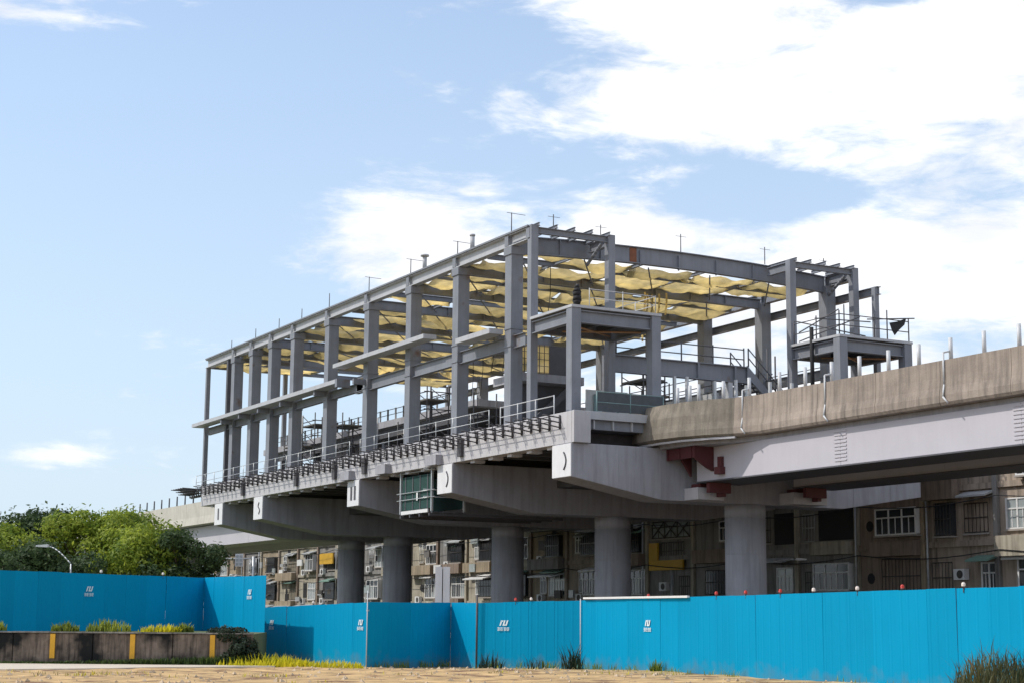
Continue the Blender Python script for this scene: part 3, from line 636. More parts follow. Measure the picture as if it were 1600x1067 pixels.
for k in range(6): part('pipe', B().bar((9.6+.26*k,-1.5,12.0+.22*(k % 2)), (11.3+.26*k,1.8,12.05+.22*(k % 2)), .13, 8), mat('pale_pipe', (.5,.47,.42), .6, .2, 2), tp)
tp = thing('material_pile', 'dark heap of building materials behind the parapet', 'pile', (10,1.5,10.6))
for k in range(9):
    x = 8.2+k*.95; part('crate', B().box(x, x+.8, 1.4+.2*math.sin(k*2), 3+.3*math.sin(k), 11.46, 12.55+.35*math.sin(k*1.7)), (DARKST, ROOFM, BRKT)[k % 3], tp)
tp = thing('stored_crates', 'dark stacked crates under the right lift landing', 'crates', (21,5,11.4))
for k in range(5): part('crate', B().box(18.9+k*.95, 19.75+k*.95, 4.4, 5.8, 11.46, 13.2+.5*math.sin(k*2.2)), (DARKST, BRKT)[k % 2], tp)
for k, x in enumerate((8.6,9.4,11.2,12.6,13.3,14.9,15.6,16.4)):
    tag(part('deck_stake', B().box(x-.07,x+.07,3.9,4.05,11.46,14.35+.25*math.sin(k*3)), WPIPE if k % 2 else GALV), '%s pale upright stake from the left, on the deck below the mezzanine beam' % ORD[k], 'stake', 'stakes below the mezzanine')
# rods and pipe stubs on the roof
rods = [(8.82,1.15,True),(15.37,.85,True),(21.78,1.0,True),(28.13,1.0,True),(34.87,1.05,False),(39.97,.8,False),(44.5,.8,False),(49.5,.8,False),(55,.7,False)]
for k, (yy, h, cr) in enumerate(rods):
    bb = B().bar((1.3,yy,22.22), (1.3,yy,22.22+h), .03, 5)
    if cr: bb.bar((1.0,yy,22.2+h), (2.1,yy-.1,22.15+h), .015, 4)
    tag(part('roof_rod', bb, DARKST), '%s thin rod from the front on the left roof edge' % ORD[k], 'rod', 'thin rods on the roof')
for k, (x, h, yy) in enumerate(((3.0,.8,7.2),(7.0,1.05,8.85),(12.4,1.15,8.85),(18.2,1.0,8.6),(21.7,.5,7.5))):
    tag(part('roof_rod', B().bar((x,yy,22.3), (x,yy,22.34+h), .03, 5).bar((x-.35,yy,22.2+h), (x+.4,yy,22.2+h), .012, 4), DARKST), '%s thin rod from the left on the front roof beam' % ORD[k], 'rod', 'thin rods on the roof')
for yy, l in ((13.5,'round-topped grey vent stub nearest the front on the roof edge'), (19.8,'flat-capped grey vent stub farther back on the roof edge')):
    t = thing('vent_stub', l, 'vent', (1.3,yy,22.22)); part('pipe', B().bar((1.3,yy,22.22), (1.3,yy,23.0), .13, 12), STEEL2, t); part('cap', B().bar((1.3,yy,23.0), (1.3,yy,23.1), .26 if yy > 15 else .16, 12), STEEL2, t)
# green hanging scaffold between the second and third pier
t = thing('hanging_scaffold', 'green meshed scaffold cage hanging under the deck edge', 'scaffold', (.9,18.3,7.5))
for xx in (.35, 2.4):
    for yy in (16.3, 20.5): part('post', B().box(xx-.06, xx+.06, yy-.06, yy+.06, 7.55, 9.98), GALV, t)
for z in (8.35, 8.75, 9.9):
    part('rail', B().bar((.32,15.9,z), (.32,21.0,z), .03, 6), GALV, t); part('rail', B().bar((-.2,16.3,z), (3.2,16.3,z), .03, 6), GALV, t)
part('mesh_panel', B().box(.40,.43,16.38,20.42,7.75,9.7), GREENM, t)
part('mesh_panel', B().box(2.38,2.41,16.38,20.42,7.75,9.7), GREENM, t)
part('toe_board', B().box(.22,.28,16.6,20.2,7.5,7.7), WFR, t)
for k in range(4): part('joist', B().box(.25,9.0,16.4+k*1.3,16.52+k*1.3,7.3,7.46), DARKST, t)
for k in range(3): part('plank', B().box(.4+k*.7,.95+k*.7,16.3,20.6,7.465,7.52), DARKST, t)
for q in range(4): part('mesh_fold', B().box(.37,.395,16.9+q*1.0,17.0+q*1.0,7.75,9.7), DARKST, t)
part('notice', B().box(.30,.325,18.1,18.3,8.25,8.7), WFR, t)
# ================================================================== blue hoarding
def hoarding(pts, label, zb, marks=(), group='blue hoarding runs'):
    p0, p1 = Vector(pts[0][:2]), Vector(pts[1][:2]); zt0, zt1 = pts[0][2], pts[1][2]
    L = (p1-p0).length; d = (p1-p0)/L; n = Vector((d.y, -d.x))
    if n.dot(Vector(CAM[:2])-p0) < 0: n = -n
    t = thing('hoarding', label, 'fence', (p0.x, p0.y, zb), group)
    k = max(1, round(L/1.22)); w = L/k
    for i in range(k):
        ox = random.uniform(-.004,.004); lean = random.uniform(-.014,.014); dz = random.uniform(-.01,.01)
        prof = [(.0,0),(.05,.0),(.07,.007),(.13,.007),(.15,.0)]
        for q in (1,2): c0 = w*q/3; prof += [(c0-.05,0),(c0-.03,.005),(c0+.03,.005),(c0+.05,0)]
        prof += [(w-.004,0)]
        top = []; bot = []; tb = []; bb_ = []
        for s, o in prof:
            q = p0+d*(i*w+s); zt = zt0+(zt1-zt0)*(i*w+s)/L+dz
            top.append((*(q+n*(o+ox+lean)), zt)); bot.append((*(q+n*(o+ox)), zb)); tb.append((*(q+n*(o+ox+lean-.012)), zt)); bb_.append((*(q+n*(o+ox-.012)), zb))
        m_ = len(prof); f = []
        for j in range(m_-1): f += [(j, j+1, m_+j+1, m_+j), (2*m_+j, 3*m_+j, 3*m_+j+1, 2*m_+j+1), (j, 2*m_+j, 2*m_+j+1, j+1)]
        f += [(0, m_, 3*m_, 2*m_), (m_-1, 3*m_-1, 4*m_-1, 2*m_-1)]
        part('panel', B().add(top+bot+tb+bb_, f), FENCE, t)
    for i in range(0, k+1, 2):
        q = p0+d*min(max(i*w, .3), L-.3)-n*.09; part('post', B().box(q.x-.035, q.x+.035, q.y-.035, q.y+.035, zb, min(zt0, zt1)-.05), GALV, t)
    part('back_rail', B().obox(p0-n*.05, p1-n*.05, .04, zt0-.35, zt0-.29, zt1-.29, zt1-.35), GALV, t)
    for s, z, h in marks:
        c = p0+d*s+n*.034; fl = 1 if d.dot(Vector(RGT[:2])) > 0 else -1; e = d*fl; g = B()
        def quad(pl):
            g.add([(*(c+e*(x*h)), z+y*h) for x, y in pl]+[(*(c+e*(x*h)-n*.006), z+y*h) for x, y in pl], [tuple(range(len(pl))), tuple(range(len(pl), 2*len(pl)))[::-1]])
        for x in (-.34, -.02, .28): quad([(x-.06,0),(x+.09,0),(x+.27,.5),(x+.12,.5)])
        quad([(-.20,.36),(-.02,.36),(.04,.5),(-.15,.5)]); quad([(.09,.0),(.26,.0),(.31,.13),(.13,.13)])
        part('emblem', g, FWHITE, t); g = B()
        for q in range(4):
            x = -.62+q*.33; r = random.Random(q*7+3)
            for (a, b_, c1, d1) in ((.0,.27,-.16,-.20),(.0,.27,-.29,-.33),(.02,.25,-.42,-.46),(.10+.03*(q % 2),.15+.03*(q % 2),-.14,-.47),(.0,.04,-.2,-.44) if q % 2 else (.22,.26,-.2,-.44)):
                quad([(x+a,d1),(x+b_,d1),(x+b_,c1),(x+a,c1)])
        part('lettering', g, FWHITE, t)
    return t, p0, d, n, L
hoarding([(-34.8,-6.2,3.3),(-16.66,4.45,3.29)], 'raised blue hoarding behind the stained wall, far left', .6, [(13.9,2.55,.42)])
hoarding([(-16.66,4.45,3.29),(-16.31,-2.56,3.28)], 'raised blue hoarding return ending above the lower fence', .6, [(5.35,2.5,.42)])
hoarding([(-14.88,1.6,1.97),(-14.16,-8.27,2.17)], 'low blue hoarding just right of the stained wall end', -.9, [(1.0,1.22,.42),(9.35,1.28,.42)])
hoarding([(-14.16,-8.27,2.17),(-9.51,-6.23,2.21)], 'shaded blue hoarding bay angled away behind the yellow grass', -.9)
hoarding([(-9.51,-6.23,2.21),(-9.67,-8.98,2.20)], 'short bright blue hoarding piece at the inward corner', -.8)
hoarding([(-9.67,-8.98,2.20),(-7.06,-12.66,2.30)], 'blue hoarding bay with dark weeds at its foot', -.8, [(1.15,1.3,.42)])
GH = hoarding([(-7.06,-12.66,2.30),(-9.0,-44.5,2.58)], 'longest blue hoarding run, at the right, with red and white lamps on top', -.6, [(5.25,1.36,.42)])
# corner posts at joints
for k, (x, y, z, l) in enumerate(((-14.2,-8.33,2.62,'slim white stake at the corner of the hoarding by the grey pier'), (-9.75,-9.05,2.5,'rusty post at the inward corner of the hoarding'), (-7.12,-12.72,2.36,'pale post where the longest hoarding run begins'))):
    tag(part('fence_post', B().bar((x,y,-.6), (x,y,z), (.02,.04,.022)[k], 6), WPIPE if k != 1 else BRKT), l, 'post')
# warning lamps along the top
lm_b = B().bar((0,0,-.12), (0,0,.02), .016, 6).bar((0,0,.02), (0,0,.045), .05, 10).mesh('lamp_base', DARKST)
def lens(n, m_):
    bb = B(); pr = None
    for z, r in ((.045,.05),(.09,.06),(.13,.05),(.155,.025)):
        if pr: bb.bar((0,0,pr[0]), (0,0,z), pr[1], 10, r)
        pr = (z, r)
    return bb.mesh(n, m_)
lr, lw = lens('lens', REDL), lens('lens', WHTL)
p0, d, n, L = GH[1:]
for k, (s, red) in enumerate(((5.3,1),(9.9,1),(11.7,1),(13.7,1),(15.5,0),(17.7,0),(19.8,1),(22.4,0),(25.2,1),(28,0))):
    q = p0+d*s; z = 2.30+.28*s/L
    t = thing('warning_lamp', '%s small %s warning lamp from the left on the longest hoarding run' % (ORD[k], 'red' if red else 'pale'), 'lamp', (q.x,q.y,z), 'warning lamps on the hoarding')
    inst('base', lm_b, t, (q.x,q.y,z)); inst('lens', lr if red else lw, t, (q.x,q.y,z))
for k, (x, y, z, w_) in enumerate(((-8.7,-10.35,2.24,'red'),(-8.3,-10.9,2.26,'pale'),(-14.5,-3.4,2.08,'pale'),(-19.0,3.1,3.3,'pale'),(-22.2,1.3,3.3,'pale'))):
    t = thing('warning_lamp', ['small red warning lamp above the weedy hoarding bay','small pale warning lamp above the weedy hoarding bay','small pale warning lamp on the low hoarding by the wall end','small pale warning lamp on the raised hoarding near the dark tree','small pale warning lamp on the raised hoarding near the street lamp'][k], 'lamp', (x,y,z), 'warning lamps on the hoarding')
    inst('base', lm_b, t, (x,y,z)); inst('lens', lr if w_ == 'red' else lw, t, (x,y,z))
tag(part('white_board', B().obox((-7.12,-13.0), (-7.6,-20.8), .10, 2.345, 2.42), WFR), 'long white board lying along the top of the longest hoarding run', 'board')
# ================================================================== retaining wall with yellow markers
wl = thing('retaining_wall', 'low black-stained concrete retaining wall with yellow marker strips', 'wall', gp(-20,62,-.3))
for k in range(15):
    xa = -9.4-2.92*(k+1); xb = xa+2.92; a, c = gp(xa+.012, 62.0), gp(xb-.012, 62.0)
    dz_ = random.uniform(-.03,.015); part('wall_panel', B().obox(a, c, .32+random.uniform(-.02,.02), -.5, .925+dz_*0), WALL, wl, .03)
    part('coping', B().obox(gp(xa+.006,61.97), gp(xb-.006,61.97), .40, .932, .985+random.uniform(-.015,.015)), mat('worn_coping', (.26,.24,.21), .95, .6, 1.4, .8, (.03,.03,.028), ss=2), wl)
for k in range(11):
    xc = -10.85-2.92*k; part('marker_strip', B().obox(gp(xc-.09,61.79), gp(xc+.09,61.79), .06, .02, .9), YEL, wl)
# ================================================================== houses behind the tracks
HX = 26.0
def window(par, y0, y1, z0, z1, kind, r):
    dpt = {'bay':.55,'slide':.06,'dark':.05,'cage':.45,'shop':.05,'xwin':.06}[kind]
    x = HX-dpt
    fm = WFR if kind in ('bay','slide','xwin') else GRIL
    gm = {'bay':GLASS,'slide':GLASSP if r.random() < .35 else GLASS,'dark':GLASS,'cage':GLASS,'shop':GLASS,'xwin':GLASSP}[kind]
    w = part('window', B().box(x+.07, HX+.02, y0, y1, z0, z1), WFR if kind == 'bay' else gm, par)
    n = 3 if (y1-y0) > 2 else 2
    if kind in ('bay','slide','xwin','shop'):
        zs = z0+(z1-z0)*.66; g = .055
        for i in range(n):
            a = y0+(y1-y0)*i/n; c = y0+(y1-y0)*(i+1)/n
            part('pane', B().box(x+.04, x+.066, a+g, c-g, z0+g, zs-g*.6), gm if r.random() < .8 else GLASSP, w)
            part('pane', B().box(x+.04, x+.066, a+g, c-g, zs+g*.6, z1-g), gm, w)
        fb = B()
        for i in range(n+1): a = y0+(y1-y0)*i/n; fb.box(x, x+.05, a-g, a+g, z0, z1)
        for i in range(n): a = y0+(y1-y0)*(i+.5)/n; fb.box(x+.01, x+.05, a-.025, a+.025, z0+g, zs)
        for z in (z0, zs, z1): fb.box(x-.004, x+.052, y0-g, y1+g, z-g*.7, z+g*.7)
        if kind == 'xwin':
            for i in range(n):
                a = y0+(y1-y0)*i/n; c = y0+(y1-y0)*(i+1)/n; fb.bar((x-.02,a,z0),(x-.02,c,z1),.05,4).bar((x-.03,c,z0),(x-.03,a,z1),.05,4)
        part('frame', fb, fm if kind != 'xwin' else GRIL, w)
    else:
        fb = B(); k = int((y1-y0)/.32)+1
        for i in range(k+1): a = y0+(y1-y0)*i/k; fb.bar((x-.0,a,z0), (x-.0,a,z1), .022, 4)
        for z in (z0, (z0+z1)/2, z1): fb.bar((x,y0,z), (x,y1,z), .028, 4)
        if kind == 'cage':
            for z in (z0, z1):
                for a in (y0, y1): fb.bar((x,a,z), (HX,a,z), .03, 4)
        part('grille', fb, GRIL if r.random() < .7 else GALV, w)
    part('sill', B().box(x-.08, HX-.003, y0-.1, y1+.1, z0-.14, z0-.05), mat('sill_concrete', (.34,.31,.28), .9, .2, 2), w)
    return w
def awning(par, y0, y1, z, dep, m_):
    part('awning', B().prism([(HX-.004,z+.28),(HX-dep,z),(HX-dep,z-.10),(HX-.004,z+.16)], 'y', y0, y1), m_, par)
def aircon(par, y, z):
    a = part('air_conditioner', B().box(HX-.42, HX-.06, y-.42, y+.42, z, z+.6), WFR, par)
    part('fan_grille', B().bar((HX-.421,y-.08,z+.3), (HX-.445,y-.08,z+.3), .23, 14), GRIL, a)
def house(y0, y1, label, ci, feats, h=12.2, seed=0, floors=True):
    r = random.Random(seed); t = thing('townhouse', label, 'house', (HX+4, (y0+y1)/2, GZ), 'row of old townhouses behind the tracks'); m_ = HOUSES[ci]
    part('wall', B().box(HX, HX+9, y0+.012, y1-.012, GZ-.3, h), m_, t)
    part('roof', B().box(HX-.35, HX+9.1, y0+.02, y1-.02, h+.003, h+.2), ROOFM, t)
    if floors:
        for z in (2.75, 5.75, 8.85): part('floor_band', B().box(HX-.16, HX-.004, y0+.03, y1-.03, z, z+.32), m_, t)
        part('pilaster', B().box(HX-.2, HX-.005, y0+.016, y0+.36, GZ, h-.02), HOUSES[(ci+1) % 5], t)
    for f in feats:
        k = f[0]
        if k == 'awn': awning(t, y0+f[1], y0+f[2], f[3], f[4], f[5])
        elif k == 'ac': aircon(t, y0+f[1], f[2])
        elif k == 'balc': part('balcony', B().box(HX-.75, HX-.005, y0+f[1], y0+f[2], f[3], f[4]), HOUSES[(ci+f[5]) % 5], t)
        elif k == 'sign': part('signboard', B().box(HX-f[6], HX-f[6]+.15, y0+f[1], y0+f[2], f[3], f[4]), f[5], t)
        elif k == 'pipe': part('drain_pipe', B().bar((HX-.28,y0+f[1],GZ), (HX-.28,y0+f[1],h-.3), .06, 6), GALV, t)
        elif k == 'void': part('recess', B().box(HX-.05, HX-.008, y0+f[1], y0+f[2], f[3], f[4]), BLACK, t)
        elif k == 'oval': part('vent', B().bar((HX-.03,y0+f[1],f[2]), (HX-.006,y0+f[1],f[2]), .32, 14), BLACK, t)
        else: window(t, y0+f[1], y0+f[2], f[3], f[4], k, r)
    return t
nh = 0; HL = []
def hl(desc):
    global nh; nh += 1; return '%s, %s from the right' % (desc, ORD[nh-1])
WL = 5.8
def rnd_feats(seed):
    r = random.Random(seed); f = []
    for z0, z1 in ((3.4,5.15),(6.45,8.15),(9.5,11.1)):
        k = r.choice(('bay','slide','cage','dark','slide','cage')); a = r.uniform(.5,1.0); c = a+r.uniform(2.0,2.8); f.append((k, a, c, z0, z1))
        k2 = r.choice(('dark','slide','oval','void')); 
        if k2 == 'oval': f.append(('oval', c+.8, (z0+z1)/2))
        else: f.append((k2, c+.45, min(5.4, c+1.4), z0+.2, z1))
        if r.random() < .6: f.append(('awn', a-.15, c+.15, z1+.08, r.uniform(.5,1.1), r.choice((AWN, AWN, AWNG, WFR))))
        if r.random() < .55: f.append(('ac', c+.95, z0-.5))
        if r.random() < .35: f.append(('balc', .45, 5.5, z0-1.0, z0-.16, 2))
    f.append(('shop', .7, 3.6, .3, 2.4)); f.append(('awn', .5, 5.2, 2.62, 1.2, AWN))
    for q in range(5):      # lean-tos, boards, dark openings
        a = r.uniform(.4,4.2); z = r.choice((3.2,3.9,4.7,5.5,6.2,7.0,7.9,8.6)); w2 = r.uniform(.6,1.5)
        k3 = r.choice(('sign','void','awn','sign','void'))
        if k3 == 'sign': f.append(('sign', a, a+w2, z, z+r.uniform(.3,.8), r.choice((WFR, AWN, GRIL, ROOFM, GLASSP)), r.uniform(.3,.9)))
        elif k3 == 'void': f.append(('void', a, a+w2*.7, z, z+r.uniform(.5,1.0)))
        else: f.append(('awn', a, a+w2, z, r.uniform(.4,.9), r.choice((AWN, GRIL, AWNG))))
    if r.random() < .5: f.append(('pipe', .55))
    return f
rows = {
 0: ('beige townhouse mostly out of frame', 0, None),
 1: ('beige townhouse with a pale glazed shop window', 0, [('cage',.6,3.2,6.45,8.3),('slide',3.7,5.3,6.6,8.2),('balc',.4,5.6,5.1,6.2,2),('slide',1.6,4.6,3.3,4.95),('shop',.7,3.6,.3,2.4),('awn',.8,5.4,5.0,.5,WFR),('bay',1,4,9.4,11)]),
 2: ('brown townhouse with a dark grille window and green canopy', 0, [('dark',.9,2.7,6.5,8.1),('cage',3.4,4.7,6.4,8.2),('awn',.2,1.9,4.95,.9,AWNG),('ac',2.9,3.9),('slide',.4,1.5,3.2,4.8),('dark',3.8,5.4,3.2,4.9),('pipe',5.5),('balc',2.9,5.5,8.4,9.6,3),('awn',.3,2.6,8.5,.8,AWN)]),
 3: ('grey-brown townhouse with a large white bay window', 3, [('bay',.35,3.8,6.6,8.1),('oval',4.9,7.2),('oval',4.9,4.1),('dark',.6,3.9,3.2,5.2),('balc',.4,4.2,5.35,6.2,0),('slide',.8,3.4,9.5,11)]),
 4: ('dark grey townhouse with a low white bay window', 1, [('bay',.55,3.9,3.45,5.05),('void',.5,3.9,6.5,8.8),('dark',4.3,5.5,6.5,8.2),('pipe',.12),('dark',4.3,5.3,3.3,4.6),('balc',.5,4,5.6,6.4,1)]),
 5: ('dark grey townhouse with a lean-to roof', 1, [('void',.6,2.6,6.4,8.4),('dark',3.0,4.4,6.6,8.2),('awn',.5,3.4,5.3,1.1,AWN),('slide',.8,2.4,3.4,4.9),('oval',4.9,4.4)]),
 6: ('grey townhouse with a blue-framed window behind the near pier', 1, [('slide',1.2,2.9,6.9,8.2),('balc',.5,5.2,5.4,6.3,2),('cage',.8,4,3.3,4.9),('bay',1,4,9.4,11)]),
 7: ('townhouse with taped windows and a yellow L-shaped sign', 1, [('xwin',.6,5.4,7.35,8.5),('sign',1.2,5.5,5.05,5.75,YSIGN,.3),('sign',4.4,5.5,5.76,7.0,YSIGN,.3),('dark',1.4,4.2,5.8,7.0),('dark',.7,2,3.2,4.6),('ac',3.6,3.6)]),
}
for k in range(25):
    y0 = -13.3+WL*k
    if k in rows:
        d_, ci, f = rows[k]; f = f or rnd_feats(900+k)
    else:
        rr = random.Random(40+k); ci = rr.choice((0,2,2,4,1)); f = rnd_feats(300+k)
        d_ = {0:'beige',1:'grey',2:'cream',3:'brown',4:'ochre'}[ci]+' townhouse with caged windows and canopies'
        if k == 18: f += [('sign',1.0,4.6,7.0,8.1,YSIGN,.5)]; d_ = 'townhouse with a bright yellow upper sign'
        if k == 17: f += [('sign',.6,3.9,5.0,5.75,YSIGN,.6)]; d_ = 'townhouse with a dull yellow lower sign'
        if k in (10, 12): f += [('awn',.6,4.4,4.9,1.3,WFR)]; d_ = d_.replace('caged windows and canopies', 'a long white canopy edge')
    house(y0, y0+WL, hl(d_), ci, f, 12.2+.5*math.sin(k*2.1), 70+k)
for k, (x, z, l) in enumerate(((25.2,5.45,'lower sagging cable strung along the townhouse fronts'),(25.0,8.35,'upper sagging cable strung along the townhouse fronts'))):
    pts = [(x, -14+1.45*q, z-.35*math.sin(math.pi*((q % 8)/8))) for q in range(101)]
    tag(part('utility_cable', B().tube(pts, .03, 4), BLACK), l, 'cable')
# ================================================================== street furniture under the viaduct
def lamp_post(x, y, h, arm, label, r=.06, rise=.35):
    t = thing('street_lamp', label, 'lamp post', (x,y,GZ)); a = Vector(arm); pts = [Vector((x,y,h-.6))]
    for k in range(1, 9):
        s = k/8; pts.append(Vector((x+a.x*s, y+a.y*s, h-.6+rise*math.sin(s*math.pi/2)*2)))
    part('pole', B().bar((x,y,GZ-.3), (x,y,h-.6), r, 8, r*.8), GALV, t); part('arm', B().tube(pts, r*.7, 6), GALV, t)
    e = pts[-1]; u = a.normalized(); o = part('lamp_head', B().prism([(-.12,-.06),(.5,-.03),(.5,.04),(-.12,.10)], 'y', -.13, .13), WFR, t)
    o.location = e-Vector((x,y,GZ)); o.rotation_euler.z = math.atan2(u.y, u.x)
    for vv in o.data.vertices: vv.co += Vector((x,y,GZ))
    return t
q = gp(-22.5,86,0); q2 = RGT*-1.35+FWD*.1
lamp_post(q.x, q.y, 4.75, q2, 'pale curved street lamp rising in front of the trees', .05, .45)
lamp_post(20.6, 12.3, 5.6, (1.6,-1.2,0), 'slim street lamp with a short arm right of the nearest pier', .07, .1)
tag(part('steel_pole', B().bar((19.5,20.6,GZ), (19.5,20.6,4.7), .10, 8), GALV), 'pale plain pole left of the nearest pier', 'pole')
TBX, TBY = -3.0, 7.9
t = thing('twin_board', 'pair of tall white upright boards standing under the deck', 'board', (TBX,TBY,GZ))
for k in range(2): part('board', B().obox((TBX-.32+.34*k,TBY+.2-.2*k), (TBX-.02+.34*k,TBY+.02-.2*k), .12, GZ-.2, 4.15), ENDP, t)
part('backing', B().obox((TBX-.2,TBY+.3), (TBX+.3,TBY), .08, GZ-.2, 4.05), GRIL, t)
t = thing('road_sign', 'square white road sign on a long horizontal arm by the dark tree', 'sign', (-6.6,26.2,GZ))
part('pole', B().bar((-6.6,26.2,GZ-.3), (-6.6,26.2,5.1), .08, 8), GALV, t); part('arm', B().bar((-6.6,26.2,4.97), (-9.0,27.6,4.95), .05, 6), WPIPE, t)
a, c = Vector((-7.57,26.7)), Vector((-7.16,26.46)); part('sign_plate', B().obox(a, c, .03, 4.5, 5.25), ENDP, t)
for i in range(2):
    for j in range(3):
        s0 = a.lerp(c, .1+.45*i)+Vector((-.5,-.86))*.02; s1 = a.lerp(c, .1+.45*i+.34)+Vector((-.5,-.86))*.02; part('symbol', B().obox(s0, s1, .012, 4.56+.23*j, 4.72+.23*j), GALV, t)
# ================================================================== trees
def blades(name, pts, m_, hs, w, lean=.5, n=6, parent=None, fix=False):
    vs = []; fs = []
    for (x, y, z, h) in pts:
        a = random.uniform(0, 6.28); l = random.uniform(0, lean)*h; ww = w*random.uniform(.6,1.3); px, py = -math.sin(a)*ww, math.cos(a)*ww; dx, dy = math.cos(a)*l, math.sin(a)*l; o = len(vs)
        vs += [(x-px,y-py,z),(x+px,y+py,z),(x+dx*.4+px*.8,y+dy*.4+py*.8,z+h*.6),(x+dx*.4-px*.8,y+dy*.4-py*.8,z+h*.6),(x+dx,y+dy,z+h)]
        fs += [(o,o+1,o+2,o+3),(o+3,o+2,o+4)]
    return B().add(vs, fs)
def leaf_cloud(clumps, count, size, seed):
    g = np.random.default_rng(seed); wts = np.array([c[3]**2 for c in clumps]); wts = wts/wts.sum(); V = []; F = []
    idx = g.choice(len(clumps), count, p=wts)
    dirs = g.normal(size=(count,3)); dirs /= np.linalg.norm(dirs, axis=1)[:,None]
    rad = .55+.5*g.random(count)**.6
    cen = np.array([[c[0],c[1],c[2]] for c in clumps])[idx]; rr = np.array([c[3] for c in clumps])[idx]
    P = cen+dirs*(rr*rad)[:,None]*np.array([1,1,.78])
    nrm = dirs+g.normal(size=(count,3))*.6+np.array([0,0,.35]); nrm /= np.linalg.norm(nrm, axis=1)[:,None]
    a = np.cross(nrm, g.normal(size=(count,3))); a /= np.linalg.norm(a, axis=1)[:,None]; bq = np.cross(nrm, a)
    s = (size*(.6+.8*g.random(count)))[:,None]
    q = np.stack([P-a*s*.9, P-bq*s*.42+nrm*s*.1, P+a*s*.9, P+bq*s*.42+nrm*s*.1], 1).reshape(-1,3)
    me = B(); me.v = [tuple(p) for p in q]; me.f = [(4*i,4*i+1,4*i+2,4*i+3) for i in range(count)]; me.sm = [False]*count
    return me
def tree(x, y, zb, top, width, m_, label, seed, count=13000, low=.32):
    r = random.Random(seed); t = thing('tree', label, 'tree', (x,y,zb), 'trees behind the raised hoarding')
    h = top-zb; cl = []
    for k in range(34):
        a = r.uniform(0, 6.28); e = r.uniform(low, .93); rr = width*.5*math.sqrt(max(0.05, 1-((e-.52)/.55)**2))*r.uniform(.25,.95)
        cr = width*r.uniform(.08,.19); cl.append((x+math.cos(a)*rr, y+math.sin(a)*rr, zb+h*e-cr*.5, cr))
    cl.append((x,y,top-width*.16,width*.15))
    tr = B(); top_ = Vector((x+r.uniform(-.3,.3), y+r.uniform(-.3,.3), zb+h*.6)); tr.bar((x,y,zb-.3), top_, .2, 9, .10)
    for c in cl[::3]:
        s = r.uniform(.35,.9); b0 = Vector((x,y,zb)).lerp(top_, s); mid_ = b0.lerp(Vector(c[:3]), .5)+Vector((0,0,.15)); tr.bar(b0, mid_, .075, 6, .05).bar(mid_, c[:3], .05, 6, .02)
    part('trunk', tr, BARK, t); part('crown', leaf_cloud(cl, count, .145, seed), m_, t, 0, False)
    tw = leaf_cloud([(c[0],c[1],c[2],c[3]*1.5) for c in cl], count//9, .15, seed+5); part('outer_sprays', tw, m_, t, 0, False)
for a in ((-23.4,29.6,.9,7.0,7.0,LEAF,'broad green tree cut off by the left edge of the view',1),(-20.2,31.3,.9,7.1,5.6,LEAFB,'yellow-green tree second from the left edge',2),
          (-17.6,34.5,.9,8.2,6.0,LEAFD,'dark green tree with a high ragged crown behind the street lamp',3),(-15.7,30.2,.9,8.0,6.4,LEAFB,'tallest tree with a bright yellow-green crown',4),
          (-12.4,33.0,.9,8.3,6.8,LEAF,'green tree in front of the posts of the far viaduct',5),(-13.6,25.2,.9,7.0,5.6,LEAFB,'sunlit low tree above the middle of the raised hoarding',6),
          (-11.9,23.6,.5,6.6,5.2,LEAFD,'dark rounded tree beside the far end of the station',7),(-19.6,24.0,.9,5.8,6.4,LEAFD,'low dark tree just above the raised hoarding',8)):
    tree(*a)
# ================================================================== weeds and grass
def clump(name, x, y, z, r, h, n, m_, label, cat, w=.03, lean=.6, group=None, kind=None, sy=1.0):
    pts = []
    for k in range(n):
        a = random.uniform(0, 6.28); q = r*math.sqrt(random.random()); dx = RGT*(q*math.cos(a))+FWD*(q*math.sin(a)*sy); pts.append((x+dx.x, y+dx.y, z, h*random.uniform(.45,1.05)*(1.1-.55*(q/r)**2)))
    return tag(part(name, blades(name, pts, m_, h, w, lean), m_, None, 0, False), label, cat, group, kind)
def cg(x, y): p = gp(x, y); return p.x, p.y, ground_z(x, y)
for k, (x, h, l) in enumerate(((-18.95,.42,'small green weed tuft at the left end of the wall top'),(-16.35,.38,'bright weed tuft above the first yellow marker'),(-14.75,.5,'largest bright weed tuft on the wall top'),(-12.8,.32,'spreading weed tuft above the second yellow marker'),(-11.95,.36,'pale weed tuft left of the dark bush on the wall'))):
    p = gp(x, 62.1); clump('weed_tuft', p.x, p.y, .99, (.5,.55,.85,.85,.35)[k], h, 170, WEED if k in (0,4) else GRASSY if k == 3 else WEED, l, 'weeds', .03, .8, 'weeds on the retaining wall', sy=.3)
p = gp(-10.1,62.0); bb = leaf_cloud([(p.x+RGT.x*dx+FWD.x*dy, p.y+RGT.y*dx+FWD.y*dy, z, r_) for dx, dy, z, r_ in ((-.75,.25,.95,.3),(-.3,.05,.92,.4),(.15,.1,.85,.42),(.45,0,.55,.42),(.6,-.1,.15,.42),(.2,-.25,.4,.35),(.75,-.2,-.1,.3),(-.2,-.3,.05,.28),(-.5,-.3,-.1,.22))], 4200, .075, 44)
t = thing('bush', 'dark green bush spilling over the right end of the stained wall', 'bush', (p.x,p.y,-.2)); part('leaves', bb, WEEDD, t, 0, False)
bt = B()
for dx, z in ((-.9,.8),(-.2,.9),(.5,.6),(.2,.4)): e = p+RGT*dx; bt.bar((p.x,p.y-.1,-.3), (e.x,e.y,z), .03, 5, .012)
part('stem', bt, BARK, t)
pts = []
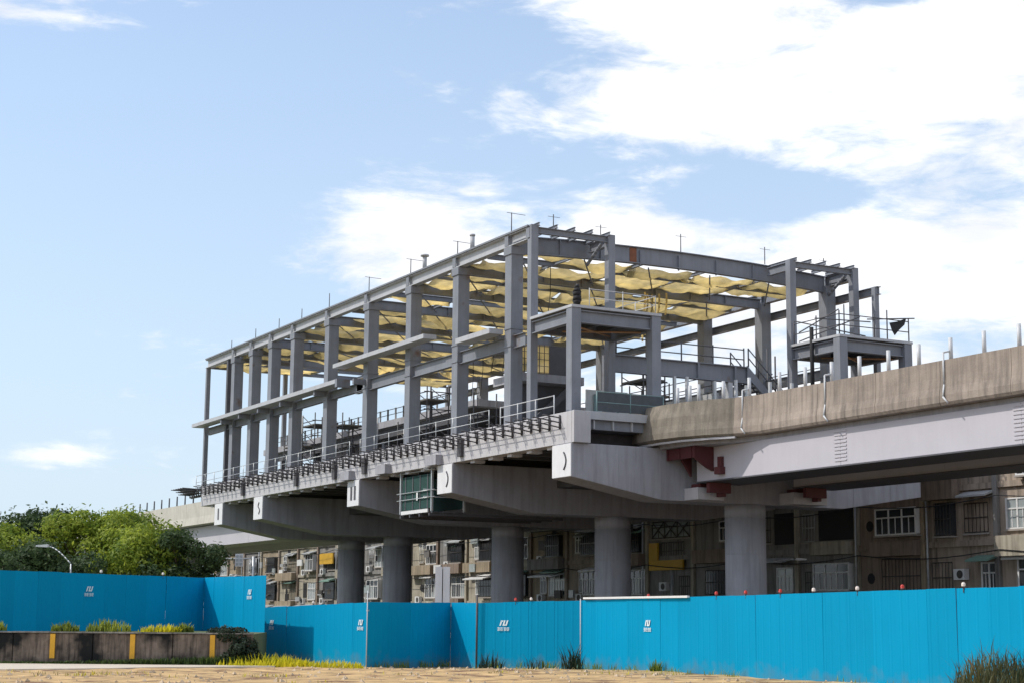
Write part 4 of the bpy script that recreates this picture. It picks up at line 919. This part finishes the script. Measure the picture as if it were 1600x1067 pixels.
for k in range(2600):
    xx = -9.6-9*random.random()**1.5; p_ = gp(xx, 61.7-.25*random.random()); pts.append((p_.x, p_.y, -.17, random.uniform(.08,.42)*max(.25,1-(-9.6-xx)/9.5)))
tag(part('wall_foot_weeds', blades('w', pts, WEEDD, .3, .025, .9), leafmat('ivy_leaves', (.02,.045,.015), (.09,.14,.03)), None, 0, False), 'low green weeds growing along the foot of the stained wall', 'weeds', kind='stuff')
x, y, z = cg(-9.0,62.0); clump('yellow_grass', x, y, z-.03, 1.9, .55, 900, GRASSY, 'bright yellow-green grass patch at the foot of the low hoarding', 'grass', .035, .7, kind='stuff', sy=.6)
x, y, z = cg(-6.6,62.6); clump('yellow_grass', x, y, z-.03, 1.3, .34, 330, GRASSY, 'thin yellow grass tailing off to the right of the bright patch', 'grass', .03, .7, kind='stuff', sy=.5)
for k, (x, y, h, r, n, l) in enumerate(((-.72,64.0,.8,.5,70,'dark weed clump left of the lettered hoarding bay'),(.95,63.8,.75,.45,26,'sparse leaning weed stalks in the lettered hoarding bay'),(2.35,63.3,1.05,.42,90,'tallest dark weed clump against the blue hoarding'),(5.15,59.6,.5,.22,70,'small pale weed under the rightmost emblem'))):
    X, Y, Z = cg(x, y); clump('weed_clump', X, Y, Z-.05, r, h, n, WEEDD if k < 3 else WEED, l, 'weeds', .022, .75, 'weeds at the foot of the hoarding')
for k, (x, y, h, r, n, l) in enumerate(((10.9,38.3,1.15,.85,620,'spiky dark shrub at the lower right corner'),(12.3,39.5,1.15,.9,560,'second spiky shrub cut off by the right edge'))):
    X, Y, Z = cg(x, y); t = thing('spiky_shrub', l, 'shrub', (X,Y,Z), 'shrubs at the lower right'); pts = []
    for q in range(n):
        a = random.uniform(0,6.28); qq = r*math.sqrt(random.random()); zz = random.uniform(0,.75)*h*(1-.7*(qq/r)**2); pts.append((X+qq*math.cos(a), Y+qq*math.sin(a), Z+zz, h*random.uniform(.25,.62)))
    part('leaves', blades('leaves', pts, WEED, h, .013, 1.0), WEEDD if k else leafmat('shrub_leaves', (.02,.05,.03), (.16,.15,.06)), t, 0, False)
    sb = B()
    for q in range(9): a = q*.7; sb.bar((X,Y,Z-.1), (X+r*.6*math.cos(a), Y+r*.6*math.sin(a), Z+h*.8), .02, 5, .008)
    part('stem', sb, BARK, t)
pts = []
for k in range(1500):
    s = random.random(); q0, q1 = random.choice((((-14.1,-8.4),(-9.6,-6.5)),((-9.75,-9.1),(-7.2,-12.75)),((-7.2,-12.8),(-8.8,-42)),((-7.2,-12.8),(-8.0,-25))))
    x = q0[0]+(q1[0]-q0[0])*s-.08-.25*random.random()**2; y = q0[1]+(q1[1]-q0[1])*s-.06
    if math.sin(s*23+q0[1])+math.sin(s*57) > .2: pts.append((x, y, -.38 if y > -10 else -.3, random.uniform(.12,.34)))
tag(part('fence_foot_grass', blades('f', pts, WEED, .3, .012, .9), WEED, None, 0, False), 'patchy thin grass along the foot of the blue hoarding', 'grass', kind='stuff')
# loose stones and straw over the dirt
g = np.random.default_rng(5); bb = B()
for k in range(2600):
    x = g.uniform(-22,15); y = 38+30*g.random()**1.2; p = gp(x, y); z = ground_z(x, y); s = .02+.09*g.random()**3
    if x < -8.2 and 53.8 < y < 62.5: continue
    if (p.x > -8.2 and p.y > -44): continue
    v = [(s,0,0),(-s*.6,s*.8,0),(-s*.5,-s*.9,0),(.1*s,.1*s,s*.9),(0,0,-s*.5)]; a = g.uniform(0,6.28); ca, sa = math.cos(a), math.sin(a)
    bb.add([(p.x+q[0]*ca-q[1]*sa, p.y+q[0]*sa+q[1]*ca, z+q[2]) for q in v], [(0,1,3),(1,2,3),(2,0,3),(1,0,4),(2,1,4),(0,2,4)])
o = part('loose_stones', bb, STONE); tag(o, 'pale loose stones scattered over the dry dirt', 'stones', kind='stuff')
pts = []; pty = []
cen = [(g.uniform(-20,12), g.uniform(40,62)) for _ in range(34)]
for cx, cy in cen:
    for k in range(int(g.uniform(15,70))):
        x, y = cx+g.normal()*.6, cy+g.normal()*.5
        if x < -8.4 and y > 53.5: continue
        p = gp(x, y)
        if p.x > -8.3: continue
        (pts if g.random() < .75 else pty).append((p.x, p.y, ground_z(x, y)-.02, .05+.11*g.random()))
o = part('dry_grass', blades('dry_grass', pts, STRAW, .2, .018, .9), STRAW, None, 0, False); tag(o, 'dry straw-coloured grass scattered over the dirt', 'grass', kind='stuff')
o = part('sparse_grass', blades('sparse_grass', pty, GRASSY, .2, .018, .9), GRASSY, None, 0, False); tag(o, 'sparse yellow-green grass blades on the dirt', 'grass', kind='stuff')
